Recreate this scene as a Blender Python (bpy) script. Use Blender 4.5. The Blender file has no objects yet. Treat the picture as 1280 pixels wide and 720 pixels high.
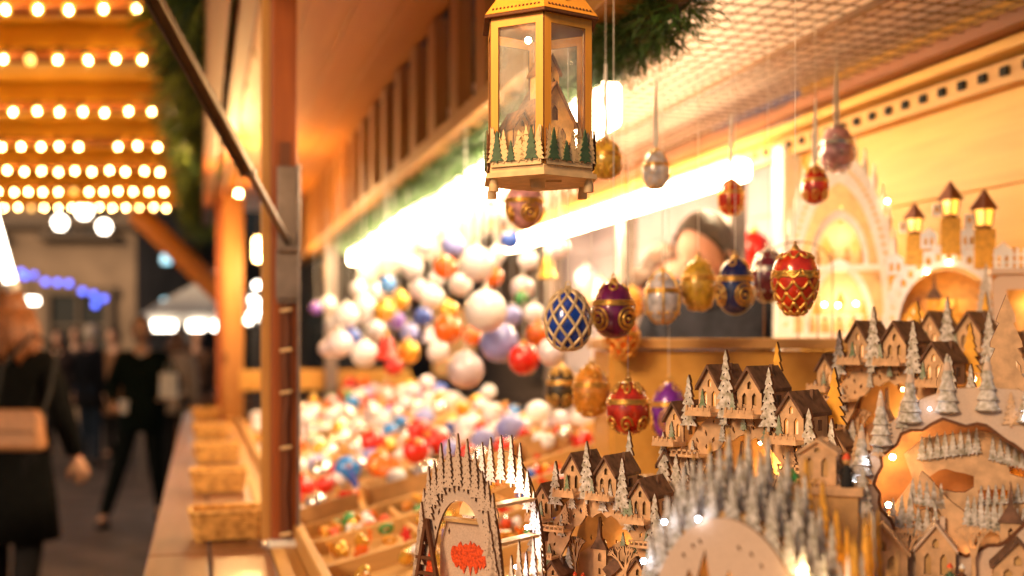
import bpy, bmesh, math, random
from mathutils import Vector, Matrix, Euler
from mathutils.geometry import tessellate_polygon
R = math.radians; PI = math.pi
random.seed(7)
sc = bpy.context.scene
col = sc.collection
F = 1422.0; HZ = 432.0; CZ = 1.5            # focal length in photo pixels, horizon row, camera height
AX = math.atan2(.2645, .9644)               # turn of the stall: local x runs into the stall, local y along the lane

def P(px, py, d):                            # a pixel at depth d as a point of the place
    return Vector(((px-640)/F*d, d, CZ+(HZ-py)/F*d))

# ------------------------------------------------------------------ mesh builder
class MB:
    def __init__(s): s.v = []; s.f = []; s.m = []; s.M = Matrix.Identity(4); s.k = 0
    def add(s, vs, fs, k=None):
        o = len(s.v); k = s.k if k is None else k
        s.v += [tuple(s.M @ Vector(v)) for v in vs]
        s.f += [tuple(i+o for i in f) for f in fs]
        if isinstance(k, list): s.m += k
        else: s.m += [k]*len(fs)
        return s
    def box(s, c, d, rz=0, ry=0, rx=0, k=None):
        x, y, z = d[0]/2, d[1]/2, d[2]/2
        E = Euler((rx, ry, rz)).to_matrix(); c = Vector(c)
        vs = [c + E @ Vector(p) for p in ((-x,-y,-z),(x,-y,-z),(x,y,-z),(-x,y,-z),(-x,-y,z),(x,-y,z),(x,y,z),(-x,y,z))]
        return s.add(vs, [(0,3,2,1),(4,5,6,7),(0,1,5,4),(1,2,6,5),(2,3,7,6),(3,0,4,7)], k)
    def bar(s, a, b, w, h, up=(0,0,1), k=None):
        a = Vector(a); b = Vector(b); t = (b-a).normalized(); up = Vector(up)
        if abs(t.dot(up)) > .98: up = Vector((0,1,0))
        r = t.cross(up).normalized()*w/2; u = r.cross(t).normalized()*h/2
        vs = [a-r-u, a+r-u, a+r+u, a-r+u, b-r-u, b+r-u, b+r+u, b-r+u]
        return s.add(vs, [(0,3,2,1),(4,5,6,7),(0,1,5,4),(1,2,6,5),(2,3,7,6),(3,0,4,7)], k)
    def tube(s, pts, r, n=8, cap=True, k=None):
        pts = [Vector(p) for p in pts]; m = len(pts)
        rr = r if isinstance(r, (list, tuple)) else [r]*m
        vs = []; pu = None
        for i, p in enumerate(pts):
            t = (pts[min(i+1, m-1)]-pts[max(i-1, 0)]).normalized()
            if pu is None:
                pu = Vector((0,0,1)) if abs(t.z) < .9 else Vector((1,0,0))
            x = t.cross(pu).normalized(); y = x.cross(t).normalized(); pu = y
            for j in range(n):
                a = 2*PI*j/n
                vs.append(p + (x*math.cos(a)+y*math.sin(a))*rr[i])
        fs = [(i*n+j, i*n+(j+1)%n, (i+1)*n+(j+1)%n, (i+1)*n+j) for i in range(m-1) for j in range(n)]
        if cap: fs += [tuple(range(n))[::-1], tuple((m-1)*n+j for j in range(n))]
        return s.add(vs, fs, k)
    def ring(s, c, R_, r, axis='z', n=24, q=6, k=None):   # torus
        c = Vector(c); vs = []
        for i in range(n):
            a = 2*PI*i/n
            for j in range(q):
                b = 2*PI*j/q; rad = R_+r*math.cos(b); w = r*math.sin(b)
                p = {'z':(rad*math.cos(a), rad*math.sin(a), w), 'y':(rad*math.cos(a), w, rad*math.sin(a)), 'x':(w, rad*math.cos(a), rad*math.sin(a))}[axis]
                vs.append(c+Vector(p))
        fs = [(i*q+j, ((i+1)%n)*q+j, ((i+1)%n)*q+(j+1)%q, i*q+(j+1)%q) for i in range(n) for j in range(q)]
        return s.add(vs, fs, k)
    def lathe(s, prof, n=20, c=(0,0,0), k=None, sx=1, sy=1):
        c = Vector(c); vs = []; m = len(prof)
        for r, z in prof:
            for j in range(n):
                a = 2*PI*j/n; vs.append(c+Vector((r*math.cos(a)*sx, r*math.sin(a)*sy, z)))
        fs = [(i*n+j, i*n+(j+1)%n, (i+1)*n+(j+1)%n, (i+1)*n+j) for i in range(m-1) for j in range(n)]
        fs += [tuple(range(n))[::-1], tuple((m-1)*n+j for j in range(n))]
        return s.add(vs, fs, k)
    def ball(s, c, r, n=16, m=10, k=None, sz=1, sx=1, sy=1):
        pr = [(max(r*math.sin(PI*i/m), r*.004), -r*sz*math.cos(PI*i/m)) for i in range(m+1)]
        return s.lathe(pr, n, c, k, sx, sy)
    def fret(s, out, holes=(), y=0., t=.003, face=0, edge=1):   # a laser-cut sheet in the xz plane, its cut edges a second material
        loops = [list(out)]+[list(h) for h in holes]
        tri = tessellate_polygon([[Vector((x, z, 0)) for x, z in L] for L in loops])
        flat = [p for L in loops for p in L]; n = len(flat)
        vs = [(x, y, z) for x, z in flat]+[(x, y+t, z) for x, z in flat]
        fs = []; ks = []
        for a, b, c in tri:
            fs += [(a, b, c), (c+n, b+n, a+n)]; ks += [face, face]
        o = 0
        for L in loops:
            q = len(L)
            for i in range(q):
                a = o+i; b = o+(i+1) % q
                fs.append((a, b, b+n, a+n)); ks.append(edge)
            o += q
        return s.add(vs, fs, ks)
    def build(s, name, mats, parent=None, smooth=False, loc=None, rot=None):
        me = bpy.data.meshes.new(name)
        me.from_pydata(s.v, [], s.f)
        if not isinstance(mats, (list, tuple)): mats = [mats]
        for m in mats: me.materials.append(m)
        if any(s.m): me.polygons.foreach_set('material_index', s.m)
        bm = bmesh.new(); bm.from_mesh(me); bmesh.ops.recalc_face_normals(bm, faces=bm.faces); bm.to_mesh(me); bm.free()
        if smooth:
            me.polygons.foreach_set('use_smooth', [True]*len(me.polygons))
            if smooth != 'all': me.set_sharp_from_angle(angle=R(40))
        me.update()
        o = bpy.data.objects.new(name, me); col.objects.link(o)
        if parent: o.parent = parent
        if loc is not None: o.location = loc
        if rot is not None: o.rotation_euler = rot
        return o

def bevel(o, w=.004, seg=2):
    m = o.modifiers.new('bevel', 'BEVEL'); m.width = w; m.segments = seg; m.limit_method = 'ANGLE'
    return o
def tag(o, label=None, cat=None, group=None, kind=None):
    for k, v in (('label', label), ('category', cat), ('group', group), ('kind', kind)):
        if v: o[k] = v
    return o
def empty(name, loc=(0,0,0), rz=0, label=None, cat=None, group=None):
    o = bpy.data.objects.new(name, None); col.objects.link(o)
    o.empty_display_size = .05; o.location = loc; o.rotation_euler = (0,0,rz)
    return tag(o, label, cat, group)
def copy_tree(o, parent=None, skip=()):
    c = o.copy(); col.objects.link(c)
    if parent: c.parent = parent
    for ch in list(o.children): copy_tree(ch, c)
    return c

# ------------------------------------------------------------------ materials
def newmat(name):
    m = bpy.data.materials.new(name); m.use_nodes = True
    nt = m.node_tree; b = nt.nodes['Principled BSDF']
    return m, nt, b
def rgba(c): return (c[0], c[1], c[2], 1)
def setp(b, **k):
    for n, v in k.items(): b.inputs[n.replace('_', ' ')].default_value = v
def mat(name, c, rough=.5, metal=0., var=.15, scale=30., bump=0., c2=None, coat=0., detail=4):
    m, nt, b = newmat(name)
    tc = nt.nodes.new('ShaderNodeTexCoord'); no = nt.nodes.new('ShaderNodeTexNoise')
    no.inputs['Scale'].default_value = scale; no.inputs['Detail'].default_value = detail
    nt.links.new(tc.outputs['Object'], no.inputs['Vector'])
    mx = nt.nodes.new('ShaderNodeMix'); mx.data_type = 'RGBA'
    c2 = c2 or tuple(x*(1-var*2) for x in c)
    mx.inputs[6].default_value = rgba(c2); mx.inputs[7].default_value = rgba(tuple(min(1, x*(1+var)) for x in c))
    rp = nt.nodes.new('ShaderNodeMapRange'); rp.inputs[1].default_value = .3; rp.inputs[2].default_value = .7
    nt.links.new(no.outputs['Fac'], rp.inputs[0]); nt.links.new(rp.outputs[0], mx.inputs[0])
    nt.links.new(mx.outputs[2], b.inputs['Base Color'])
    setp(b, Roughness=rough, Metallic=metal)
    if coat: b.inputs['Coat Weight'].default_value = coat
    if bump:
        bp = nt.nodes.new('ShaderNodeBump'); bp.inputs['Strength'].default_value = bump; bp.inputs['Distance'].default_value = .003
        nt.links.new(no.outputs['Fac'], bp.inputs['Height']); nt.links.new(bp.outputs[0], b.inputs['Normal'])
    return m
def wood(name, c1, c2, axis='y', scale=6., rough=.5, stretch=12., knots=True, bump=.15):
    m, nt, b = newmat(name)
    tc = nt.nodes.new('ShaderNodeTexCoord'); mp = nt.nodes.new('ShaderNodeMapping')
    st = {'x':(1/stretch,1,1), 'y':(1,1/stretch,1), 'z':(1,1,1/stretch)}[axis]
    mp.inputs['Scale'].default_value = st
    nt.links.new(tc.outputs['Object'], mp.inputs['Vector'])
    n1 = nt.nodes.new('ShaderNodeTexNoise'); n1.inputs['Scale'].default_value = scale*6; n1.inputs['Detail'].default_value = 6; n1.inputs['Distortion'].default_value = .6
    n2 = nt.nodes.new('ShaderNodeTexNoise'); n2.inputs['Scale'].default_value = scale*.7; n2.inputs['Detail'].default_value = 2
    nt.links.new(mp.outputs[0], n1.inputs['Vector']); nt.links.new(mp.outputs[0], n2.inputs['Vector'])
    ad = nt.nodes.new('ShaderNodeMath'); ad.operation = 'ADD'
    nt.links.new(n1.outputs['Fac'], ad.inputs[0]); nt.links.new(n2.outputs['Fac'], ad.inputs[1])
    rp = nt.nodes.new('ShaderNodeMapRange'); rp.inputs[1].default_value = .72; rp.inputs[2].default_value = 1.3
    nt.links.new(ad.outputs[0], rp.inputs[0])
    mx = nt.nodes.new('ShaderNodeMix'); mx.data_type = 'RGBA'
    mx.inputs[6].default_value = rgba(c2); mx.inputs[7].default_value = rgba(c1)
    nt.links.new(rp.outputs[0], mx.inputs[0])
    last = mx.outputs[2]
    if knots:
        vo = nt.nodes.new('ShaderNodeTexVoronoi'); vo.inputs['Scale'].default_value = scale*.55
        mp2 = nt.nodes.new('ShaderNodeMapping'); mp2.inputs['Scale'].default_value = {'x':(.45,1,1), 'y':(1,.45,1), 'z':(1,1,.45)}[axis]
        nt.links.new(tc.outputs['Object'], mp2.inputs['Vector']); nt.links.new(mp2.outputs[0], vo.inputs['Vector'])
        r2 = nt.nodes.new('ShaderNodeMapRange'); r2.inputs[1].default_value = .05; r2.inputs[2].default_value = .13
        nt.links.new(vo.outputs['Distance'], r2.inputs[0])
        m2 = nt.nodes.new('ShaderNodeMix'); m2.data_type = 'RGBA'
        m2.inputs[6].default_value = rgba(tuple(x*.45 for x in c2))
        nt.links.new(r2.outputs[0], m2.inputs[0]); nt.links.new(last, m2.inputs[7]); last = m2.outputs[2]
    nt.links.new(last, b.inputs['Base Color'])
    bp = nt.nodes.new('ShaderNodeBump'); bp.inputs['Strength'].default_value = bump; bp.inputs['Distance'].default_value = .002
    nt.links.new(n1.outputs['Fac'], bp.inputs['Height']); nt.links.new(bp.outputs[0], b.inputs['Normal'])
    setp(b, Roughness=rough)
    return m
def emit(name, c, s):
    m, nt, b = newmat(name)
    setp(b, Base_Color=rgba((.8,.8,.8)), Roughness=.4)
    b.inputs['Emission Color'].default_value = rgba(c); b.inputs['Emission Strength'].default_value = s
    return m
def clear(name, c=(1,1,1), t=.6, rough=.05, speck=0.):
    m, nt, b = newmat(name)
    setp(b, Base_Color=rgba(c), Roughness=rough)
    tr = nt.nodes.new('ShaderNodeBsdfTransparent'); tr.inputs[0].default_value = rgba(c)
    mx = nt.nodes.new('ShaderNodeMixShader'); mx.inputs[0].default_value = t
    out = nt.nodes['Material Output']
    fr = nt.nodes.new('ShaderNodeFresnel'); fr.inputs[0].default_value = 1.45
    ma = nt.nodes.new('ShaderNodeMath'); ma.operation = 'MULTIPLY_ADD'; ma.inputs[1].default_value = -.8; ma.inputs[2].default_value = t; ma.use_clamp = True
    nt.links.new(fr.outputs[0], ma.inputs[0])
    last = ma.outputs[0]
    if speck:
        tc = nt.nodes.new('ShaderNodeTexCoord'); no = nt.nodes.new('ShaderNodeTexNoise'); no.inputs['Scale'].default_value = 700; no.inputs['Detail'].default_value = 3
        n2 = nt.nodes.new('ShaderNodeTexNoise'); n2.inputs['Scale'].default_value = 22
        nt.links.new(tc.outputs['Object'], no.inputs['Vector']); nt.links.new(tc.outputs['Object'], n2.inputs['Vector'])
        mu = nt.nodes.new('ShaderNodeMath'); mu.operation = 'MULTIPLY'
        nt.links.new(no.outputs['Fac'], mu.inputs[0]); nt.links.new(n2.outputs['Fac'], mu.inputs[1])
        rp = nt.nodes.new('ShaderNodeMapRange'); rp.inputs[1].default_value = .24; rp.inputs[2].default_value = .36; rp.inputs[3].default_value = 1; rp.inputs[4].default_value = 1-speck
        nt.links.new(mu.outputs[0], rp.inputs[0])
        m3 = nt.nodes.new('ShaderNodeMath'); m3.operation = 'MULTIPLY'
        nt.links.new(rp.outputs[0], m3.inputs[0]); nt.links.new(last, m3.inputs[1]); last = m3.outputs[0]
    nt.links.new(last, mx.inputs[0])
    nt.links.new(b.outputs[0], mx.inputs[1]); nt.links.new(tr.outputs[0], mx.inputs[2])
    nt.links.new(mx.outputs[0], out.inputs['Surface'])
    return m

M = {}
M['pine']     = wood('pale_pine', (.60,.33,.10), (.44,.21,.055), 'y')
M['pine_x']   = wood('pale_pine_boards', (.64,.37,.13), (.48,.25,.075), 'x')
M['pine_wall']= wood('pine_wall_panel', (.68,.37,.078), (.54,.265,.042), 'y', scale=4, bump=.06)
M['soffit']   = wood('orange_soffit_board', (.66,.275,.045), (.54,.20,.026), 'y', scale=3, knots=False, bump=.05)
M['eave']     = wood('stained_eave_timber', (.25,.075,.015), (.15,.04,.008), 'y')
M['post']     = wood('red_brown_post', (.36,.085,.012), (.22,.045,.007), 'z', scale=9, knots=False)
M['postdark'] = wood('dark_post_groove', (.17,.045,.012), (.09,.022,.006), 'z', scale=9, knots=False)
M['postlight']= wood('honey_post', (.55,.27,.07), (.42,.17,.035), 'z', scale=9)
M['slat']     = wood('fascia_slat', (.55,.27,.08), (.40,.17,.04), 'z', scale=7)
M['void']     = mat('dark_gap_shade', (.06,.028,.012), .8)  # near-black, paints in the dark of the slat gaps and the open bay
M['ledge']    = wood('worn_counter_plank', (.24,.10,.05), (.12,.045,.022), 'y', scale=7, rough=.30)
M['canopy']   = wood('canopy_board', (.80,.43,.04), (.68,.33,.024), 'x', scale=3, knots=False, bump=.05)
M['rafter']   = wood('canopy_rafter', (.36,.11,.02), (.24,.065,.012), 'x', scale=5)
M['brace']    = wood('orange_brace', (.72,.26,.04), (.60,.19,.03), 'x', scale=5, knots=False)
M['steel']    = mat('dull_zinc_steel', (.26,.21,.19), .42, .8, scale=18)
M['brass_bar']= mat('bronzed_bar', (.17,.10,.045), .5, .6, scale=25)
M['wire']     = mat('rusty_wire', (.20,.09,.035), .55, .4)
M['board']    = wood('ceiling_board', (.88,.74,.64), (.80,.63,.52), 'y', scale=3, bump=.05)
M['ply']      = mat('whitewashed_plywood', (.66,.40,.215), .75, var=.14, scale=90, bump=.1)
M['snowply']  = mat('snow_painted_plywood', (.64,.47,.36), .6, var=.07, scale=700, bump=.1, c2=(.54,.38,.28))
M['frost']    = mat('frosted_fir_paint', (.66,.60,.58), .65, scale=210, c2=(.23,.20,.13), bump=.35)
M['burn']     = mat('burnt_cut_edge', (.13,.042,.012), .8, scale=200)
M['rawply']   = mat('raw_plywood', (.62,.36,.14), .7, var=.12, scale=60)
M['roof']     = mat('dark_shingle', (.16,.075,.042), .7, var=.3, scale=120, bump=.3)
M['roof_red'] = mat('mahogany_roof', (.20,.05,.02), .6, scale=80)
M['firgreen'] = mat('green_fir_paint', (.10,.16,.07), .7, scale=160, c2=(.38,.38,.32))
M['darkgreen']= mat('deep_green_paint', (.06,.12,.06), .6, scale=100)
M['gold_litwood'] = mat('golden_lit_ply', (.78,.38,.04), .6, scale=90)  # golden ply; on lit arches the LED light is put into its colour
M['redglit']  = mat('red_glitter', (.85,.085,.014), .45, var=.25, scale=400, bump=.3)
M['white']    = mat('white_paint', (.78,.76,.73), .5, var=.04)
M['whitefret']= mat('white_fretwork', (.86,.82,.80), .6, var=.06, scale=60)
M['lantern']  = wood('amber_wood', (.90,.40,.05), (.78,.31,.03), 'z', scale=22, knots=False, bump=.1)
M['lanternlt']= mat('light_birch_ply', (.84,.58,.30), .6, var=.1, scale=60)
M['pane']     = clear('speckled_pane', (1,1,1), .98, .08, speck=.12)
M['glassclear']= clear('clear_glass', (.98,.97,.95), .55, .03)
M['asphalt']  = mat('damp_asphalt', (.13,.095,.078), .55, var=.35, scale=3, bump=.15, detail=8)
M['black']    = mat('black_cloth', (.012,.011,.012), .85, scale=80, var=.3)
M['palegold'] = mat('pale_gold_paint', (.80,.60,.34), .45, .35, scale=120, var=.15)
M['gold']     = mat('gold_leaf', (.80,.47,.11), .36, .8, scale=120, var=.2)
M['silver']   = mat('silver_cap', (.75,.73,.70), .25, .95, scale=60)
M['ribbon']   = mat('white_ribbon', (.82,.78,.72), .6)
M['needle']   = mat('pine_needle', (.055,.115,.025), .55, c2=(.02,.05,.012), scale=40)
M['needle2']  = mat('pale_needle', (.27,.36,.06), .55, c2=(.10,.17,.03), scale=40)
M['needle3']  = mat('mid_needle', (.06,.15,.025), .55, c2=(.03,.08,.015), scale=40)
M['shadeply']  = mat('shaded_recess_ply', (.34,.13,.035), .75, var=.2, scale=50)  # ply darkened to paint in the shade of the valley recess
M['stem']     = mat('twig', (.12,.07,.03), .8)
M['basket']   = mat('woven_wicker', (.78,.44,.12), .6, c2=(.42,.19,.04), scale=60, bump=.4)
M['card']     = mat('kraft_box', (.52,.29,.11), .75, scale=20)
M['blackmetal']= mat('black_fitting', (.012,.010,.009), .95)
M['led_w']    = emit('led_warm', (1,.70,.32), 60)
M['led_c']    = emit('led_cool', (.75,.85,1), 45)
M['warmwin']  = emit('lit_amber_window', (1,.36,.04), .42)
M['bulb']     = emit('festoon_filament', (1,.68,.30), 190)
def glowglass(name, c, s, t):
    m, nt, b = newmat(name); out = nt.nodes['Material Output']
    tr = nt.nodes.new('ShaderNodeBsdfTransparent'); em = nt.nodes.new('ShaderNodeEmission'); mx = nt.nodes.new('ShaderNodeMixShader')
    tr.inputs[0].default_value = (1,.8,.5,1); em.inputs[0].default_value = rgba(c); em.inputs[1].default_value = s; mx.inputs[0].default_value = t
    nt.links.new(em.outputs[0], mx.inputs[1]); nt.links.new(tr.outputs[0], mx.inputs[2]); nt.links.new(mx.outputs[0], out.inputs['Surface']); return m
M['bulbglass']= glowglass('amber_bulb_glass', (1,.50,.06), 2.6, .45)
M['dimbulb']  = emit('dim_festoon_bulb', (1,.45,.08), 2.2)
M['cable']    = mat('black_cable', (.02,.018,.016), .6)
M['blueled']  = emit('blue_led', (.03,.11,1), 2.6)
M['tealled']  = emit('teal_lamp', (.25,.62,.75), 1.6)
M['whitelamp']= emit('white_lamp_glow', (1,.86,.68), 8)
M['amberlamp']= emit('amber_lamp_glow', (1,.60,.20), 16)
M['tube']     = emit('strip_diffuser', (1,.745,.43), 30)
M['hot']      = M['tube']
for n, c, ro, me_ in (('b_white',(.80,.79,.86),.22,0),('b_pearl',(.76,.68,.80),.3,.15),('b_red',(.62,.018,.01),.2,0),('b_orange',(.78,.15,.015),.22,0),
                  ('b_gold',(.82,.46,.06),.25,.6),('b_blue',(.03,.10,.55),.2,0),('b_lilac',(.30,.34,.82),.28,0),('b_silver',(.78,.77,.78),.16,.85),('b_green',(.05,.30,.08),.25,0),('b_sky',(.02,.22,.72),.2,0),('b_violet',(.22,.10,.55),.25,0)):
    M[n] = mat('bauble_'+n[2:], c, ro, me_, var=.05, scale=25, coat=.5)
for n, c in (('e_blue',(.012,.06,.42)),('e_purple',(.20,.015,.10)),('e_orange',(.75,.14,.01)),('e_white',(.62,.58,.62)),('e_gold',(.62,.36,.04)),('e_navy',(.02,.03,.14)),
             ('e_dark',(.16,.02,.03)),('e_red',(.58,.035,.012)),('e_cream',(.70,.58,.38)),('e_pink',(.66,.32,.34)),('e_black',(.06,.045,.03)),('e_violet',(.22,.03,.40)),('e_amber',(.66,.25,.03))):
    M[n] = mat('enamel_'+n[2:], c, .2, .1, var=.25, scale=60, coat=.6)
# ------------------------------------------------------------------ setting
g = MB(); g.add([(-60,-20,0),(60,-20,0),(60,80,0),(-60,80,0)], [(0,1,2,3)])
tag(g.build('ground', M['asphalt']), kind='structure')
BLAB = dict()
def building(x0, x1, d, h, c1, name, label, rows, cols, lit, depth=8):
    b = empty(name, ((x0+x1)/2, d, 0), 0, label, 'building')
    w = x1-x0
    wm = mat(name+'_plaster', c1, .85, var=.2, scale=1.2, bump=.2)
    fm = mat(name+'_window_frame', tuple(x*.5 for x in c1), .6); gm = mat(name+'_glass', (.03,.03,.035), .12)
    m = MB(); m.box((0, depth/2, h/2), (w, depth, h)); m.build('wall', wm, b)
    m = MB(); m.box((0, -.12, h-.2), (w+.3, .3, .35)); m.box((0, -.08, 4.0), (w+.1, .2, .22)); m.build('cornice', fm, b)
    m = MB(); m.add([(-w/2,-.3,h),(w/2,-.3,h),(w/2,depth/2,h+2.4),(-w/2,depth/2,h+2.4),(-w/2,depth+.2,h),(w/2,depth+.2,h)], [(0,1,2,3),(3,2,5,4),(0,3,4),(1,5,2),(0,4,5,1)]); m.build('roof', M['roof'], b)
    for i in range(cols):
        for j in range(rows):
            cx = -w/2+w*(i+.5)/cols; cz = 1.6+j*3.1
            m = MB()
            for sx in (-1,1): m.box((cx+sx*.62, -.05, cz), (.14,.16,1.9))
            m.box((cx, -.05, cz+1.0), (1.5,.2,.16)); m.box((cx, -.09, cz-1.0), (1.6,.3,.1)); m.box((cx,-.04,cz), (.06,.1,1.9)); m.box((cx,-.035,cz+.3),(1.1,.1,.06))
            f = m.build('window', fm, b)
            m = MB(); m.box((cx, -.01, cz), (1.12,.05,1.86)); m.build('pane', M['warmwin'] if (i, j) in lit else gm, f)
    return b
building(-19, -7.6, 23, 10, (.42,.29,.19), 'townhouse', 'pale brown plastered townhouse across the square with ground floor windows', 3, 5, set())
building(-7.4, -3.2, 27, 12, (.10,.075,.055), 'dark_house', 'tall unlit dark house beside the pale brown townhouse', 3, 2, set())
building(-3.0, 5.5, 31, 11, (.16,.11,.08), 'square_house', 'brown house seen in the gap beyond the stall\'s end', 3, 3, {(0,0)})

# ------------------------------------------------------------------ the stall we stand at
H = lambda h: CZ+h
stall = empty('market_stall', (0,0,0), AX, 'open timber market stall with orange soffit, red brown post and wire mesh ceiling', 'market stall')
def part(name, mb, m, par=None, bv=0, smooth=False):
    o = mb.build(name, m, par or stall, smooth)
    return bevel(o, bv) if bv else o
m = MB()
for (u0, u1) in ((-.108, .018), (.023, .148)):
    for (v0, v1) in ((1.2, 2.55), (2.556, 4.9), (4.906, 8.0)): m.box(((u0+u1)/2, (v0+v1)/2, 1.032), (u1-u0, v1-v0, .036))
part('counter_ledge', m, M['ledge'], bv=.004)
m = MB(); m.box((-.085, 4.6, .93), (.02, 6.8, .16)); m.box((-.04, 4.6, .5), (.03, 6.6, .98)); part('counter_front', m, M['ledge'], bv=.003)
m = MB(); m.box((.178, 4.6, 1.018), (.054, 6.8, .064)); part('sill', m, M['pine'], bv=.004)
# the near post
pu, pv = .178, 2.655
m = MB(); m.box((pu+.006, pv, 1.74), (.058, .07, 1.36)); post = part('post', m, M['post'], bv=.004)
m = MB(); m.box((pu-.034, pv-.004, 1.74), (.019, .05, 1.36)); m.build('edge_strip', M['postlight'], post)
m = MB(); m.box((pu+.008, pv-.036, 1.5), (.024, .008, .92)); m.build('cable_channel', M['postdark'], post)
m = MB(); m.tube([(pu+.01+.003*math.sin(i*1.3), pv-.043, 1.06+i*.03) for i in range(26)], .0035); m.build('cable', M['postdark'], post)
for z in (1.075, 1.27, 1.395, 1.49, 1.58):
    m = MB(); m.box((pu+.009, pv-.046, z), (.027, .005, .007), ry=R(-8)); bevel(m.build('cable_clip', M['lanternlt'], post), .002)
m = MB(); m.box((pu+.012, pv-.041, 1.75), (.044, .012, .31)); m.box((pu+.037, pv-.045, 1.50), (.006, .03, .82)); bevel(m.build('steel_channel', M['steel'], post), .002)
m = MB(); m.box((pu+.012, pv-.05, 1.66), (.05, .012, .11)); m.tube([(pu-.01, pv-.06, 1.715), (pu+.034, pv-.06, 1.715)], .008, 10); bevel(m.build('hinge', M['steel'], post), .002)
m = MB(); m.box((pu+.01, pv-.02, 1.056), (.085, .12, .012)); bevel(m.build('base_plate', M['white'], post), .003)
# far post and diagonal knee
m = MB(); m.box((.20, 7.4, 1.75), (.13, .12, 1.42)); fp = part('post', m, M['postlight'], bv=.006)
m = MB(); m.box((.115, 7.36, 1.75), (.035, .10, 1.42)); m.build('edge_strip', M['post'], fp)
# eaves
m = MB(); m.box((.045, 4.9, H(.93)), (.06, 7.2, .13)); part('eave_beam', m, M['eave'], bv=.006)
m = MB(); m.box((.125, 4.9, H(.95)), (.055, 7.2, .10)); part('eave_beam', m, M['eave'], bv=.006)
m = MB()
for k in range(4): m.box((.165+.066+.132*k, 4.9, H(.99)), (.130, 7.2, .022))
part('soffit', m, M['soffit'], bv=.002)
# fascia
m = MB(); m.box((.82, 4.9, H(.80)), (.02, 7.2, .40)); part('fascia_gap_shade', m, M['void'])  # dark board standing in for the shade between the slats
for k in range(22):
    m = MB(); v = 1.5+k*.31; m.box((.690, v, H(.80)), (.04, .105, .34)); part('fascia_slat', m, M['slat'])
m = MB(); m.box((.695, 4.9, H(.605)), (.07, 7.2, .045)); part('fascia_rail', m, M['pine'], bv=.004)
# ceiling boards and mesh
m = MB()
for k in range(6): m.box((.76+.075+.152*k, 4.2, H(.745)), (.150, 5.4, .02))
part('ceiling_board', m, M['board'], bv=.002)
m = MB()
for i in range(23): m.tube([(.75+i*.038, 1.55, H(.655)), (.75+i*.038, 6.6, H(.655))],   .0024, 4)
for j in range(95): m.tube([(.75, 1.56+j*.053, H(.652)), (1.60, 1.56+j*.053, H(.652))], .0019, 4)
part('wire_mesh', m, M['wire'])
m = MB(); m.box((1.22, 4.1, H(.640)), (.016, 5.1, .012)); part('mesh_rail', m, M['wire'])
m = MB(); m.box((1.56, 4.1, H(.645)), (.05, 5.1, .03)); part('mesh_rail', m, M['eave'])
# back wall
m = MB()
for k in range(6): m.box((1.66, 2.06, 1.04+.2*k+.1), (.03, 1.68, .198))
bw = part('back_wall', m, M['pine_wall'], bv=.002)
m = MB(); m.box((1.625, 3.6, H(.565)), (.04, 4.9, .05)); br = part('back_rail', m, M['pine'], bv=.003)
m = MB(); m.box((1.61, 3.6, H(.612)), (.07, 4.9, .022)); part('back_rail', m, M['pine_wall'], bv=.003)
for k in range(42):
    m = MB(); m.box((1.602, 1.79+k*.0685, H(.5665)), (.012, .021, .019)); m.build('slot', M['blackmetal'], br)
m = MB(); m.box((1.63, 2.93, 1.56), (.08, .06, 1.02)); part('wall_post', m, M['white'], bv=.004)
for v in (3.35, 4.3, 5.3):
    m = MB(); m.box((1.66, v, 1.5), (.06, .07, 1.1)); part('wall_post', m, M['steel'], bv=.004)
m = MB()
for k in range(6): m.box((2.12, 4.6, .9+.22*k+.11), (.03, 3.8, .217))
part('rear_partition', m, mat('pinkish_white_board', (.60,.50,.55), .7, scale=2), bv=.002)
m = MB(); m.box((1.80, 4.2, H(.20)), (.24, 2.6, .022)); part('rear_shelf', m, M['pine'], bv=.003)
m = MB(); m.box((1.80, 4.2, H(-.16)), (.24, 2.6, .022)); part('rear_shelf', m, M['pine'], bv=.003)
# end of the stall
m = MB(); m.box((.72, 6.75, H(-.2)), (1.0, .03, .12)); part('end_rail', m, M['pine_wall'], bv=.004)
m = MB(); m.box((.74, 6.7, 1.55), (.07, .07, 1.3)); part('post', m, M['steel'], bv=.004)
# folding stay of the raised flap
a = P(366, 314, 2.60); b_ = P(182, -26, 1.90)
Minv = Matrix.Rotation(-AX, 4, 'Z'); a = Minv @ a; b_ = Minv @ b_
mid = a.lerp(b_, .36)
m = MB(); m.tube([a, a.lerp(b_, .42)], .0085, 10); st = part('flap_stay', m, M['steel'], smooth=True)
m = MB(); m.bar(mid, b_, .020, .020); bevel(m.build('sleeve', M['brass_bar'], st), .003)
n_ = (b_-mid).normalized(); sd = n_.cross(Vector((0,0,1))).normalized()
m = MB(); m.bar(mid+sd*.013, b_+sd*.013, .005, .026); m.build('sleeve_edge', M['steel'], st)
for q in (mid, a):
    m = MB(); m.ball(q, .014); m.build('joint', M['steel'], st, True)

# strip lights
def strip(u, v0, v1, h, label, hh=.06):
    t = empty('strip_light', Matrix.Rotation(AX,4,'Z') @ Vector((u, (v0+v1)/2, H(h))), AX, label, 'strip light', 'strip lights of the stall')
    L = v1-v0
    m = MB(); m.box((0, 0, -hh/2), (.05, L, hh)); bevel(m.build('glare_diffuser', M['tube'], t), .015, 4)
    m = MB(); m.box((0, 0, .006), (.022, L-.02, .012)); m.build('housing', M['white'], t)
strip(.815, 2.20, 6.3, .545, 'long dazzling white strip light under the fir garland of the fascia', .095)  # taller glowing body widens the band to stand in for glare
strip(1.52, 3.0, 5.6, .54, 'long dazzling white strip light along the stall\'s rear rail')

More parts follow.
